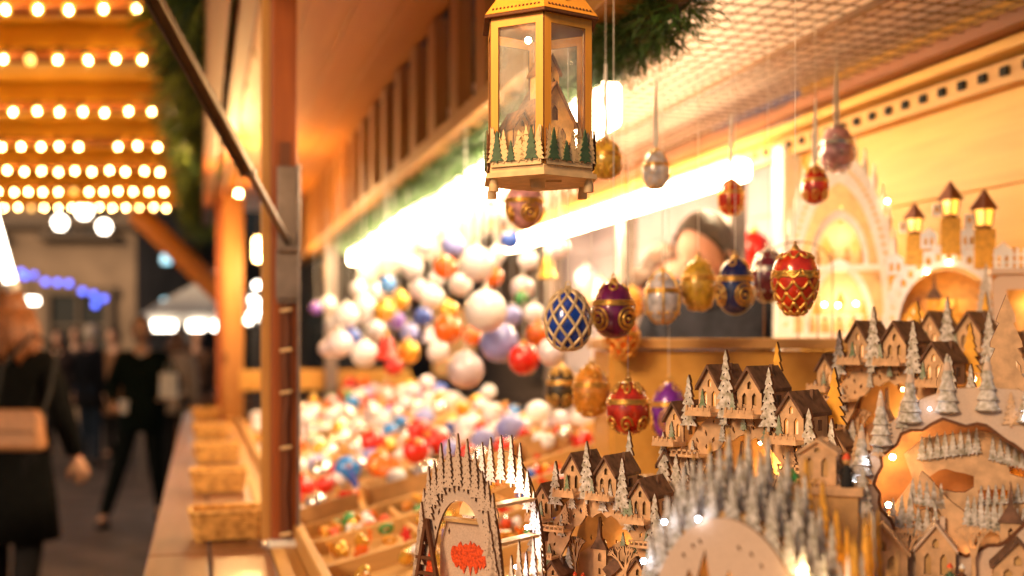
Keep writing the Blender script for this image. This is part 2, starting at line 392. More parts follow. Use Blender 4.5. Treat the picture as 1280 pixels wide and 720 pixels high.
# fir garlands
def garland(name, pts, rad, n, ln, label, mats=('needle','needle2'), seed=1, group='fir garlands'):
    rnd = random.Random(seed); pts = [Vector(p) for p in pts]
    t = empty(name, pts[0], 0, label, 'garland', group); o0 = pts[0]
    m = MB(); m.tube([p-o0 for p in pts], .012, 6); m.build('stem', M['stem'], t)
    mbs = [MB(), MB()]
    seg = [(pts[i+1]-pts[i]).length for i in range(len(pts)-1)]; tot = sum(seg)
    for k in range(n):
        s = rnd.random()*tot; i = 0
        while s > seg[i] and i < len(seg)-1: s -= seg[i]; i += 1
        d = (pts[i+1]-pts[i]).normalized(); p = pts[i]+d*s-o0
        a = rnd.uniform(0, 2*PI); x = d.cross(Vector((0,0,1))).normalized(); y = x.cross(d)
        out = x*math.cos(a)+y*math.sin(a)
        tw = (out+d*rnd.uniform(-.6,.6)).normalized(); L = rad*rnd.uniform(.55,1.1)
        q = p+tw*L
        mb = mbs[rnd.random() < .4]
        for j in range(6):                                # a sprig of needles
            c = p.lerp(q, rnd.uniform(.35,1)); nd = (tw*.8+Vector((rnd.uniform(-1,1), rnd.uniform(-1,1), rnd.uniform(-1,1)))*.8).normalized()
            sd = nd.cross(Vector((rnd.uniform(-1,1), rnd.uniform(-1,1), 1))).normalized()*ln*.045
            e = c+nd*ln*rnd.uniform(.7,1.2)
            mb.add([c-sd, c+sd, e+sd*.4, e-sd*.4], [(0,1,2,3)])
    mbs[0].build('foliage', M[mats[0]], t); mbs[1].build('foliage', M[mats[1]], t)
    return t
W = Matrix.Rotation(AX, 4, 'Z')
garland('fir_garland', [W @ Vector((.765, v, H(.582)+.010*math.sin(v*3))) for v in [1.72+.3*i for i in range(16)]], .074, 6500, .036, 'green fir garland running along the stall fascia above the strip light', ('needle','needle3'))
garland('fir_garland', [Vector((-.270*d+.0, d, H(1.14)+.03*math.sin(d*2))) for d in [3.6+.5*i for i in range(15)]], .20, 2400, .11, 'dark green fir garland hanging along the edge of the bulb-lit canopy', ('needle','needle2'), 3)

# silvery fringe hanging under the long strip light
t = empty('tinsel_fringe', W @ Vector((.83, 2.5, H(.43))), AX, 'shimmering white tinsel fringe hanging under the strip light beneath the fir garland', 'tinsel')
rnd = random.Random(8)
m = MB()
for k in range(300):
    v = .02+k*.0122; L = rnd.uniform(.06,.13); u = rnd.uniform(-.012,.012); a = rnd.uniform(0,PI); c, s = .0026*math.cos(a), .0026*math.sin(a)
    m.add([(u-c, v-s, 0),(u+c, v+s, 0),(u+c*1.2+rnd.uniform(-.004,.004), v+s*1.2, -L),(u-c*1.2, v-s*1.2, -L)], [(0,1,2,3)])
m.build('tinsel_strands_fringe', M['ribbon'], t)
m = MB(); m.tube([(0,0,.002),(0,3.7,.002)], .004, 6); m.build('cord', M['ribbon'], t)
# ------------------------------------------------------------------ display bed
bed = empty('display_bed', W @ Vector((.2, 2.3, .95)), AX, 'sloping timber display bed of the stall filled with baubles', 'display table')
BZ = lambda u: 1.03+.25*(u-.2)                   # top of the bed board
def bd(mb): mb.M = Matrix.Translation((-.2, -2.3, -.95)); return mb
def slab(mb, u0, u1, v0, v1, t, lift=0):
    vs = [(u, v, BZ(u)+lift+dz) for dz in (-t, 0) for (u, v) in ((u0,v0),(u1,v0),(u1,v1),(u0,v1))]
    return mb.add(vs, [(0,3,2,1),(4,5,6,7),(0,1,5,4),(1,2,6,5),(2,3,7,6),(3,0,4,7)])
m = bd(MB()); slab(m, .21, .84, 1.7, 2.7, .02); slab(m, .21, 1.12, 2.703, 6.6, .02); m.build('bed_board', M['pine_x'], bed)
m = bd(MB()); m.box((.216, 4.1, 1.05), (.02, 5.0, .085)); bevel(m.build('front_board', M['pine'], bed), .003)
for v, u1 in ((1.95, .83), (2.22, .83), (2.50, .83), (2.73, 1.11), (3.05, 1.11), (4.1, 1.11), (5.3, 1.11), (6.6, 1.11)):
    m = bd(MB()); slab(m, .227, u1, v-.007, v+.007, .045, .034); bevel(m.build('divider', M['pine_x'], bed), .002)
for u in (.44, .64):
    m = bd(MB()); slab(m, u-.005, u+.005, 1.95, 2.72, .035, .022); m.build('divider', M['pine'], bed)
m = bd(MB()); 
for u in (.3, .8):
    for v in (2.0, 4.2, 6.4): m.box((u, v, .47), (.05,.05,1.0))
for leg_u in (.3, .8):
    for leg_v in (2.0, 4.2, 6.4):
        q = bd(MB()); q.box((leg_u, leg_v, .49), (.05,.05,.98)); q.build('leg', M['pine'], bed)

# kraft boxes standing on the bed, one row
for i, (u, v, c, lb) in enumerate(((.30, 2.84, 'card', 'kraft cardboard box beside the red brown post, full of baubles'), (.50, 2.86, 'card', 'kraft cardboard box second from the red brown post'),
                            (.70, 2.86, 'card', 'kraft cardboard box third from the red brown post'), (.90, 2.88, 'card', 'kraft cardboard box at the inner end of its row'))):
    t = empty('open_box', W @ Vector((u, v, BZ(u)+.004)), AX, lb, 'box', 'open boxes on the display bed')
    t.rotation_euler = (0, -math.atan(.25), AX+R((-3,2,-1,3)[i]))
    w, dp, h = .175, .13, .062
    m = MB(); m.box((0,0,.004), (w,dp,.006)); m.build('base', M[c], t)
    m = MB()
    for s in (-1,1): m.box((s*(w/2-.002), 0, h/2), (.004, dp, h)); m.box((0, s*(dp/2-.002), h/2), (w-.0085, .004, h))
    m.build('side_panel', M[c], t)

# wicker baskets on the ledge
def basket():
    t = empty('bread_basket', (0,0,0), 0, 'x', 'basket', 'wicker baskets on the counter ledge')
    def loop(z, k): 
        w, d = .072+.012*k, .05+.010*k; r = .016
        pts = []
        for cx, cy, a0 in ((w-r, d-r, 0), (-w+r, d-r, 90), (-w+r, -d+r, 180), (w-r, -d+r, 270)):
            for j in range(4):
                a = R(a0+30*j); pts.append((cx+r*math.cos(a), cy+r*math.sin(a), z))
        return pts
    m = MB()
    for j in range(11):
        L = loop(.006+.0055*j, j/10)
        L = [(x*(1+.010*(((i+j) % 2)*2-1)), y*(1+.012*(((i+j) % 2)*2-1)), z) for i, (x, y, z) in enumerate(L)]
        m.tube(L+L[:1], .0034, 5, False)
    m.build('woven_side', M['basket'], t)
    m = MB(); a_ = loop(0, 0); b2 = loop(.066, 1)
    q = MB()
    for j in range(48):
        s = j/48*16; i = int(s); f = s-i
        p0 = Vector(a_[i % 16]).lerp(Vector(a_[(i+1) % 16]), f); p1 = Vector(b2[i % 16]).lerp(Vector(b2[(i+1) % 16]), f)
        q.tube([p0*1.0, p1], .0022, 4)
    q.build('stake', M['basket'], t)
    m.tube([Vector(p)*1.0 for p in b2+b2[:1]], .0055, 7, False); m.build('rim', M['basket'], t, True)
    m = MB(); m.add(a_, [tuple(range(16))]); m.add([(x,y,.004) for x,y,z in a_], [tuple(range(16))]); m.build('base', M['basket'], t)
    return t
bk = basket()
for i, (px, py, rz, sc_, lb) in enumerate(((284, 672, 3, 1.0, 'large looking wicker basket on the ledge right beside the red brown post'), (274, 614, -2, 1.0, 'second wicker basket up the ledge from the red brown post'),
      (271, 577, 2, 1.02, 'third wicker basket up the ledge, between two others'), (264, 549, -4, 1.0, 'fourth wicker basket up the ledge, next to the last one'), (257, 525, 3, 1.0, 'small looking wicker basket at the far end of the row on the ledge'))):
    o = bk if i == 0 else copy_tree(bk)
    d = .45*F/(py-HZ); o.location = P(px, py, d); o.location.z = 1.051; o.rotation_euler = (0,0,AX+R(rz)); o.scale = (sc_,)*3
    o['label'] = lb

# ------------------------------------------------------------------ cabinet in the middle and stands under the arches
cab = empty('goods_cabinet', P(925, 700, 2.5)*1.0, 0, 'pale pine cabinet with flat top and open bay behind the hanging eggs', 'cabinet')
cab.location = (.47, 2.5, 0)
m = MB(); m.box((.093, 0, CZ+.004), (.766, .46, .022)); bevel(m.build('top', M['pine_x'], cab), .003)
m = MB(); m.box((-.03, -.2, CZ-.135), (.47, .02, .25)); m.build('front_panel', M['pine_wall'], cab)
m = MB(); m.box((-.265, .0, CZ-.26), (.02, .40, .5)); m.build('side_panel', M['pine_wall'], cab)
m = MB(); m.box((.215, -.2, CZ-.14), (.014, .03, .26)); m.box((.235, 0, CZ-.26), (.02,.4,.5)); m.build('bay_post', M['eave'], cab)
m = MB(); m.box((.36, .1, CZ-.26), (.22, .02, .5)); m.build('back_panel', M['void'], cab)  # dark back paints in the shade of the open bay
m = MB(); m.box((.10, -.28, CZ-.285), (.7, .18, .02)); m.box((0.1, -.34, CZ-.31), (.7, .3, .018)); bevel(m.build('step_shelf', M['pine_x'], cab), .002)
m = MB(); m.box((.10, .0, (CZ-.3)/2), (.74, .42, CZ-.3)); m.build('plinth', M['pine'], cab)
stand = empty('stepped_stand', (.62, 1.4, 0), 0, 'stepped timber stand carrying the wooden candle arches', 'display stand')
STEP = []
for (x0, x1, y0, y1, h) in ((-.20, .30, 1.123, 1.60, -.325), (.303, .98, .70, 1.36, -.335), (.303, .80, 1.363, 1.60, -.255), (.803, 1.25, 1.363, 1.60, -.26), (.34, 1.13, 1.603, 2.02, -.20), (.86, 1.062, 2.05, 2.266, .0153), (.953, 1.04, 2.269, 2.38, .0153), (.04,.30,.70,1.12,-.283)):
    m = MB(); zt = CZ+h; m.box(((x0+x1)/2-.62, (y0+y1)/2-1.4, zt/2), (x1-x0, y1-y0, zt)); bevel(m.build('step', M['pine_x'], stand), .003); STEP.append((x0,x1,y0,y1,zt))
# ------------------------------------------------------------------ laser-cut wooden scenes
def fir(w, h, n=6, trunk=.08, jag=.35, rnd=random):
    R_ = []; z0 = h*trunk
    R_.append((w*.06, 0)); R_.append((w*.06, z0))
    for i in range(n):
        f = i/n; f2 = (i+1)/n
        ww = w/2*(1-f)**.85*(1+rnd.uniform(-.1,.1)); wi = w/2*(1-f2)**.85*.55+w*.02
        zi = z0+(h-z0)*f
        R_.append((ww, zi-h*.012)); R_.append((ww*.93, zi+h*.02))
        if i < n-1: R_.append((wi, zi+(h-z0)/n*.86))
    L = [(-x*(1+rnd.uniform(-.06,.06)), z) for x, z in R_]
    return R_+[(0, h)]+L[::-1]
def shift(o, dx, dz): return [(x+dx, z+dz) for x, z in o]
def slot(cx, cz, w, h, a):
    c, s = math.cos(a), math.sin(a)
    return [(cx+x*c-z*s, cz+x*s+z*c) for x, z in ((-w/2,0),(0,-h/2),(w/2,0),(0,h/2))]
def fir_holes(x, z, w, h, rnd, n=9):
    hs = []
    for i in range(n):
        f = .12+.7*i/n; side = -1 if i % 2 else 1
        q = w*.20*(1-f)
        hs.append(slot(x+side*q, z+h*f, w*.09*(1-f*.5), h*.045, side*.6))
    return hs
def add_fir(parent, x, y, z, w, h, rnd, mt='frost', n=6, holes=True, t=.0040, name='fir_tree'):
    m = MB(); m.fret(shift(fir(w, h, n, rnd=rnd), x, z), fir_holes(x, z, w, h, rnd) if holes else (), y, t)
    return m.build(name, [M[mt], M['burn']], parent)
def gable(w, hw, hr): return [(-w/2,0),(w/2,0),(w/2,hw),(0,hw+hr),(-w/2,hw)]
def house(parent, x, y, z, w, hw, hr, D, rnd, lit=True, face='ply', side='ply', balcony=True, roof='roof'):
    m = MB(); m.M = Matrix.Translation((x, y, z))
    wn = [[(-w*.20-w*.09,hw*.25),(-w*.20+w*.09,hw*.25),(-w*.20+w*.09,hw*.75),(-w*.20,hw*.9),(-w*.20-w*.09,hw*.75)],
          [(w*.20-w*.09,hw*.25),(w*.20+w*.09,hw*.25),(w*.20+w*.09,hw*.75),(w*.20,hw*.9),(w*.20-w*.09,hw*.75)],
          [(-w*.08,hw*1.05),(w*.08,hw*1.05),(w*.08,hw*1.05+hr*.28),(0,hw*1.05+hr*.4),(-w*.08,hw*1.05+hr*.28)]]
    m.fret(gable(w, hw, hr), wn, 0, .0025)
    for s in (-1, 1): m.box((s*(w/2-.00125), D/2+.0026, hw/2), (.0025, D, hw), k=0)
    m.fret(gable(w, hw, hr), (), D+.003, .0025)
    hs = m.build('house', [M[face], M['burn']], parent)
    ws = MB(); ws.M = Matrix.Translation((x, y+.0045, z)); ws.fret(shift(gable(w*.8, hw*.86, hr*.62), 0, hw*.12), (), 0, .0015)
    ws.build('window', [M['warmwin'] if lit and rnd.random() < .55 else M['rawply']]*2, hs)
    sw = MB(); sw.M = Matrix.Translation((x, y, z))
    for k in (.35, .7): sw.box((w/2+.0006, D*k, hw*.55), (.001, D*.14, hw*.42))
    sw.build('side_window', M['roof'], hs)
    m = MB(); m.M = Matrix.Translation((x, y, z)); ov = .12
    th = .0035; sl = hr/(w/2)
    for s in (-1, 1):
        a = (0, hw+hr+th); b = (s*(w/2*(1+ov)), hw+hr+th-sl*w/2*(1+ov)); 
        vs = [(a[0], -.005, a[1]), (b[0], -.005, b[1]), (b[0], -.005, b[1]-th), (a[0], -.005, a[1]-th)]
        vs += [(p[0], D+.009, p[2]) for p in vs]
        m.add(vs, [(0,1,2,3),(7,6,5,4),(0,4,5,1),(1,5,6,2),(2,6,7,3),(3,7,4,0)])
    m.build('roof', M[roof], hs)
    m = MB(); m.box((x+w*.18, y+D*.72, z+hw+hr*.95), (w*.13, w*.13, hr*.6)); m.build('chimney', M[roof], hs)
    if balcony:
        m = MB(); m.M = Matrix.Translation((0, -((abs(x)*731) % 1)*.0016-w*.02, ((abs(x)*517) % 1)*.0011)); m.box((x, y-.008, z-.0015), (w*1.2, .022, .003)); m.box((x, y-.018, z+hw*.10), (w*1.15, .0018, hw*.2))
        for k in range(5): m.box((x-w*.5+w*.25*k, y-.0185, z+hw*.2), (.0016,.0025,hw*.2))
        m.build('balcony', M[face], hs)
    return hs
def arc(rx, rz, z0, n, a0=0, a1=180, pw=1.):
    return [(rx*math.copysign(abs(math.cos(R(a0+(a1-a0)*i/n)))**pw, math.cos(R(a0+(a1-a0)*i/n))), z0+rz*abs(math.sin(R(a0+(a1-a0)*i/n)))**pw) for i in range(n+1)]
def bare_tree(mb, x, z, h, y, rnd, t=.0025, spread=.5):
    def br(px, pz, a, L, w, k):
        qx = px+math.sin(a)*L; qz = pz+math.cos(a)*L
        nx, nz = math.cos(a)*w/2, -math.sin(a)*w/2
        mb.fret([(px-nx,pz-nz),(px+nx,pz+nz),(qx+nx*.6,qz+nz*.6),(qx-nx*.6,qz-nz*.6)], (), y+rnd.uniform(0,.0004), t)
        if k:
            for s in (-1,0,1): br(qx, qz, a+s*spread+rnd.uniform(-.12,.12), L*.62, w*.62, k-1)
    br(x, z, 0, h*.36, h*.075, 3)
def ring_holes(rnd, n, rxo, rzo, rxi, rzi, z0, size, y=0):
    hs = []
    tries = 0
    while len(hs) < n and tries < 4000:
        tries += 1
        a = R(rnd.uniform(8,172)); f = rnd.uniform(.22,.80)
        rx = rxi+(rxo-rxi)*f; rz = rzi+(rzo-rzi)*f
        p = (rx*math.cos(a), z0+rz*math.sin(a))
        if all((p[0]-q[0])**2+(p[1]-q[1])**2 > (size*1.9)**2 for q, _ in hs): hs.append((p, slot(p[0], p[1], size*rnd.uniform(.45,.7), size*rnd.uniform(1,1.7), rnd.uniform(-.5,.5))))
    return [h for _, h in hs]
def church(parent, x, y, z, h, rnd, mt='ply'):
    w = h*.20
    m = MB(); o = [(-w/2,0),(w/2,0),(w/2,h*.55),(w*.62,h*.55),(w*.12,h*.72),(w*.05,h*.98),(0,h),(-w*.05,h*.98),(-w*.12,h*.72),(-w*.62,h*.55),(-w/2,h*.55)]
    hs = [[(-w*.12,h*.38),(w*.12,h*.38),(w*.12,h*.47),(0,h*.5),(-w*.12,h*.47)], [(-w*.1,h*.2),(w*.1,h*.2),(w*.1,h*.28),(-w*.1,h*.28)]]
    m.fret(shift(o, x, z), [shift(q, x, z) for q in hs], y, .0028); c = m.build('church', [M[mt], M['burn']], parent)
    m = MB(); m.fret(shift([(-w*.66,h*.55),(w*.66,h*.55),(w*.14,h*.73),(0,h*1.0),(-w*.14,h*.73)], x, z), (), y-.0024, .002); m.build('spire', [M['roof'], M['burn']], c)
    nw = h*.42
    m = MB(); m.fret(shift([(0,0),(nw,0),(nw,h*.22),(nw*.5,h*.40),(0,h*.22)], x+w/2, z), [shift([(nw*.2,h*.06),(nw*.32,h*.06),(nw*.32,h*.18),(nw*.26,h*.2),(nw*.2,h*.18)],x+w/2,z), shift([(nw*.6,h*.06),(nw*.72,h*.06),(nw*.72,h*.18),(nw*.66,h*.2),(nw*.6,h*.18)],x+w/2,z)], y+.004, .0028); m.build('nave', [M[mt], M['burn']], c)
    m = MB(); m.bar((x+w/2, y, z+h*.22), (x+w/2+nw*.5, y, z+h*.41), .012, .003, up=(0,1,0)); m.build('roof', M['roof'], c)
    return c
def figure(parent, x, y, z, h, coat, hat):
    m = MB(); m.lathe([(h*.17,0),(h*.19,h*.05),(h*.13,h*.4),(h*.10,h*.58),(h*.04,h*.66)], 12, (x,y,z)); f = m.build('carved_figure', M[coat], parent, True)
    m = MB(); m.ball((x,y,z+h*.75), h*.115, 10, 8); m.build('head', M['rawply'], f, True)
    m = MB(); m.lathe([(h*.125,0),(h*.12,h*.05),(h*.06,h*.14),(h*.01,h*.19)], 12, (x,y,z+h*.80)); m.build('cap', M[hat], f, True)
    m = MB(); m.tube([(x-h*.12,y,z+h*.55),(x-h*.2,y-h*.05,z+h*.38),(x-h*.13,y-h*.14,z+h*.34)], h*.035, 6); m.build('arm', M[coat], f, True)
    m = MB(); m.tube([(x+h*.12,y,z+h*.55),(x+h*.2,y-h*.05,z+h*.38),(x+h*.13,y-h*.14,z+h*.34)], h*.035, 6); m.build('arm', M[coat], f, True)
def led(parent, p, cool=False, r=.0016):
    m = MB(); m.ball(p, r, 8, 6); m.build('led', M['led_c' if cool else 'led_w'], parent, True)
def glow(parent, p, w, c=(1,.55,.16), r=.006):
    L = bpy.data.lights.new('led_or_fill_glow', 'POINT'); L.energy = w; L.color = c; L.shadow_soft_size = r
    o = bpy.data.objects.new('led_or_fill_glow', L); col.objects.link(o); o.parent = parent; o.location = p

def village(seed, label, lit=True, glowW=.10):
    rnd = random.Random(seed)
    t = empty('candle_arch', (0,0,0), 0, label, 'wooden arch', 'laser-cut wooden candle arches')
    m = MB(); m.box((0,.034,.006), (.156,.084,.012)); bevel(m.build('base', M['rawply'], t), .001)
    out = arc(.074, .112, .012, 36); out = [(x+rnd.uniform(-.0015,.0015), z+rnd.uniform(-.002,.002)) for x, z in out]
    inn = arc(.052, .082, .012, 28); inn = [(x*(1+.05*math.sin(i*1.9)), z*(1+.03*math.sin(i*2.3))) for i, (x, z) in enumerate(inn)]
    poly = out+inn[::-1]
    m = MB(); m.fret(poly, ring_holes(rnd, 70, .074, .112, .052, .082, .012, .0048), 0, .003); m.build('front_panel', [M['ply'], M['burn']], t)
    m = MB(); o2 = arc(.074, .118, .012, 30); m.fret(o2, ring_holes(rnd, 14, .074, .118, .02, .03, .012, .006), .068, .003); m.build('rear_panel', [M['rawply'], M['burn']], t)
    for sgn in (-1, 1):
        for j in range(3):
            m = MB(); m.box((sgn*(.0715-.004*j), .036, .03+.024*j), (.012,.062,.0028)); m.build('shelf', [M['rawply']], t)
    m = MB(); m.fret([(-.035,.1135),(.035,.1135),(.03,.117),(-.03,.117)], (), .004, .062); m.box((0,.035,.1105),(.062,.064,.003)); m.build('top_deck', [M['rawply'], M['burn']], t)
    # houses along the rim
    for (x, z, w, hw, hr, D) in ((-.068,.086,.019,.019,.015,.034), (-.034,.114,.022,.022,.018,.044), (.006,.114,.024,.021,.018,.046), (.048,.093,.023,.022,.017,.044), (.074,.040,.021,.019,.017,.036), (-.076,.045,.018,.017,.014,.03)):
        house(t, x, -.006 if abs(x) > .04 else -.0016, z, w, hw, hr, D, rnd, lit)
    for (x, z, w, h) in ((-.051,.098,.018,.050), (-.013,.105,.022,.066), (.029,.100,.020,.056), (.066,.060,.024,.062), (-.078,.045,.018,.05), (.086,.058,.018,.056), (.088,.01,.02,.05)):
        add_fir(t, x, -.010, z, w, h, rnd, 'frost', 7)
    for (x, z, w, h) in ((.0,.12,.018,.058), (.056,.10,.022,.055)):
        add_fir(t, x, .062, z, w, h, rnd, 'gold_litwood' if lit else 'frost', 6, False)  # lit arches: LED light painted in as a golden fir colour
    for (x, z, h) in ((-.062,.088,.018), (-.030,.116,.020), (.0,.116,.018), (.044,.094,.022)):
        add_fir(t, x, -.021, z, h*.42, h, rnd, 'firgreen', 5, False, .002)
    for i in range(16):
        a = R(rnd.uniform(4,176)); k = rnd.uniform(.80,.97); h = rnd.uniform(.016,.030)
        add_fir(t, .074*k*math.cos(a), -.0034-.003*(i % 3), max(.012, .012+.112*k*math.sin(a)-h*.5), h*.45, h, rnd, ('frost','ply','firgreen','frost')[i % 4], 6, True, .0022)
    for (x, z, l) in ((-.05,.075,.03), (.055,.068,.028), (-.06,.045,.02)):
        m = MB(); m.box((x,-.010,z), (l,.018,.0024)); m.box((x,-.018,z+.005), (l,.0016,.002))
        for k in range(6): m.box((x-l*.45+l*.18*k,-.018,z+.003), (.0014,.0016,.006))
        m.build('snow_ledge', M['ply'], t)
    # inside
    hill = [(-.052,.012),(.052,.012),(.05,.052),(.036,.060),(.02,.052),(.0,.060),(-.015,.05),(-.03,.056),(-.05,.042)]
    m = MB(); m.fret(hill, (), .040, .0025); m.build('hill', [M['ply'], M['burn']], t)
    church(t, -.012, .018, .012, .076, rnd)
    m = MB(); bare_tree(m, .022, .012, .062, .010, rnd); m.build('bare_tree', [M['ply'], M['burn']], t)
    m = MB(); bare_tree(m, -.040, .012, .066, .013, rnd, spread=.36); m.build('bare_tree', [M['ply'], M['burn']], t)
    for (x, z, h, mt, y) in ((.038,.055,.018,'firgreen',.034), (.020,.05,.020,'darkgreen',.034), (.006,.055,.016,'firgreen',.036), (-.045,.03,.026,'frost',.008), (.045,.012,.03,'frost',.007)):
        add_fir(t, x, y, z, h*.5, h, rnd, mt, 5, False, .002)
    house(t, .034, .016, .012, .026, .018, .018, .03, rnd, lit, balcony=False)
    house(t, -.052, -.012, .012, .022, .014, .014, .018, rnd, lit, balcony=False)
    for (x, c, h_) in ((-.030,'darkgreen','redglit'), (-.020,'burn','redglit'), (.006,'redglit','white')): figure(t, x, -.004, .012, .020, c, h_)
    if lit:
        for p in ((.0,.03,.086), (-.03,.055,.05), (.04,.056,.045)): led(t, p)
        glow(t, (.0,.055,.062), glowW)
    return t
def place(o, px, d, zt, rz, s=1):
    p = P(px, HZ, d); o.location = (p.x, p.y, zt); o.rotation_euler = (0,0,R(rz)); o.scale = (s,)*3; return o
ZS = lambda h: CZ+h
vB = place(village(11, 'unlit wooden village arch with dark roofed houses beside the spiky red patched arch', lit=False), 752, 1.43, ZS(-.325), -33, 1.20)
glow(vB, (.0,.05,.05), .03)
vC0 = village(12, 'glowing wooden village arch with firs coloured as if lit, standing behind the frosted forest arch', True, .12)
vC = place(vC0, 930, 1.47, ZS(-.2545), -40, 1.46)
vE = place(copy_tree(vC0), 1112, 1.75, ZS(-.1995), -44, 1.52); vE['label'] = 'amber lit wooden village arch behind the big forest arch, in front of the castle arch'
vF = place(copy_tree(vC0), 1204, 1.92, ZS(-.1995), -42, 1.65); vF['label'] = 'wooden village arch directly beneath the three lantern towers, rearmost of the village arches'

# ---- spiky arch with the red patch
def spiky():
    rnd = random.Random(21)
    t = empty('forest_arch', (0,0,0), 0, 'narrow spiky wooden arch with a glittering red patch on its front plate', 'wooden arch', 'laser-cut wooden candle arches')
    m = MB(); m.box((0,.036,.005), (.112,.086,.010)); m.build('base', M['rawply'], t)
    out = arc(.053, .150, .010, 30, pw=.9); inn = arc(.036, .108, .010, 22, pw=.9)
    hs = ring_holes(rnd, 30, .053, .150, .036, .108, .010, .005)
    m = MB(); m.fret(out+inn[::-1], hs, 0, .003); m.build('front_panel', [M['snowply'], M['burn']], t)
    m = MB(); m.fret(arc(.053,.150,.010,30,pw=.9)+arc(.046,.135,.010,22,pw=.9)[::-1], (), .070, .003); m.build('rear_panel', [M['rawply'], M['burn']], t)
    # inner plate with the patch
    m = MB(); m.fret([(-.034,.010),(.034,.010),(.0335,.070),(.026,.096),(-.026,.096),(-.0335,.070)], [slot(-.022,.085,.003,.007,0), slot(.022,.083,.003,.007,0), slot(.024,.055,.003,.007,0), slot(-.014,.054,.003,.006,0)], .012, .003); pl = m.build('inner_plate', [M['snowply'], M['burn']], t)
    top = []; bot = []
    n = 22
    for i in range(n+1):
        x = -.019+.044*i/n; e = math.sin(PI*i/n)**.5
        top.append((x, .066+.012*e*rnd.uniform(.5,1.35))); bot.append((x, .062-.014*e*rnd.uniform(.5,1.4)))
    m = MB(); m.fret(bot+top[::-1], (), .0106, .0012); m.build('red_patch', [M['redglit'], M['redglit']], pl)
    m = MB(); m.box((0,.010,.0975), (.054,.012,.003)); m.build('shelf', M['rawply'], t)
    m = MB(); m.bar((-.036,-.006,.098), (-.016,-.006,.012), .0035, .004, up=(0,1,0)); m.bar((-.036,-.006,.098), (-.052,-.006,.02), .0035, .004, up=(0,1,0))
    for z in (.03,.045,.06): m.bar((-.049+(.098-.02-z+.02)*0,-.006,z), (-.026,-.006,z), .003,.003)
    m.build('gable_frame', [M['burn']], t)
    m = MB(); m.fret([(-.034,.08),(-.045,.03),(-.024,.03)], (), -.001, .002); m.build('gable_panel', [M['redglit'], M['burn']], t)
    for z in (.045,.080,.115):
        m = MB(); m.box((.0465 - (z-.045)*.16,.037,z), (.014,.064,.003)); m.build('side_shelf', M['lanternlt'], t)
    # firs along the rim, front row and rear row
    def row(y, n, hmin, mt, k):
        for i in range(n):
            a = R(14+152*i/(n-1)); x = .051*math.copysign(abs(math.cos(a))**.9, math.cos(a)); z = .012+.138*math.sin(a)**.9
            h = rnd.uniform(.040,.056); add_fir(t, x, y, z-.022, .0125, h, rnd, mt, 8, k, .0028)
    row(-.0032, 15, .04, 'snowply', True); row(.066, 13, .04, 'whitefret', True)
    for i in range(5): add_fir(t, .054, .010+.012*i, .02+.012*(i % 2), .011, .05, rnd, 'whitefret', 7, False, .0025)
    for i in range(4): add_fir(t, .050-.004*i, -.0062, .012+.018*i, .013, .046, rnd, 'snowply', 7, True); add_fir(t, -.052+.003*i, -.0062, .010+.020*i, .012, .044, rnd, 'snowply', 7, True)
    for p in ((.046,.04,.030), (.046,.03,.055), (.044,.05,.090)): led(t, p, True, .0022)
    m = MB(); m.fret(arc(.024,.022,.099,12), (), .03, .002); m.build('lit_lunette', [M['warmwin'], M['burn']], t)
    glow(t, (.030,.048,.062), .09, (1,.72,.5)); glow(t, (.02,.05,.125), .05, (1,.72,.5))
    return t
place(spiky(), 574, 1.33, ZS(-.325), -36, 1.22)

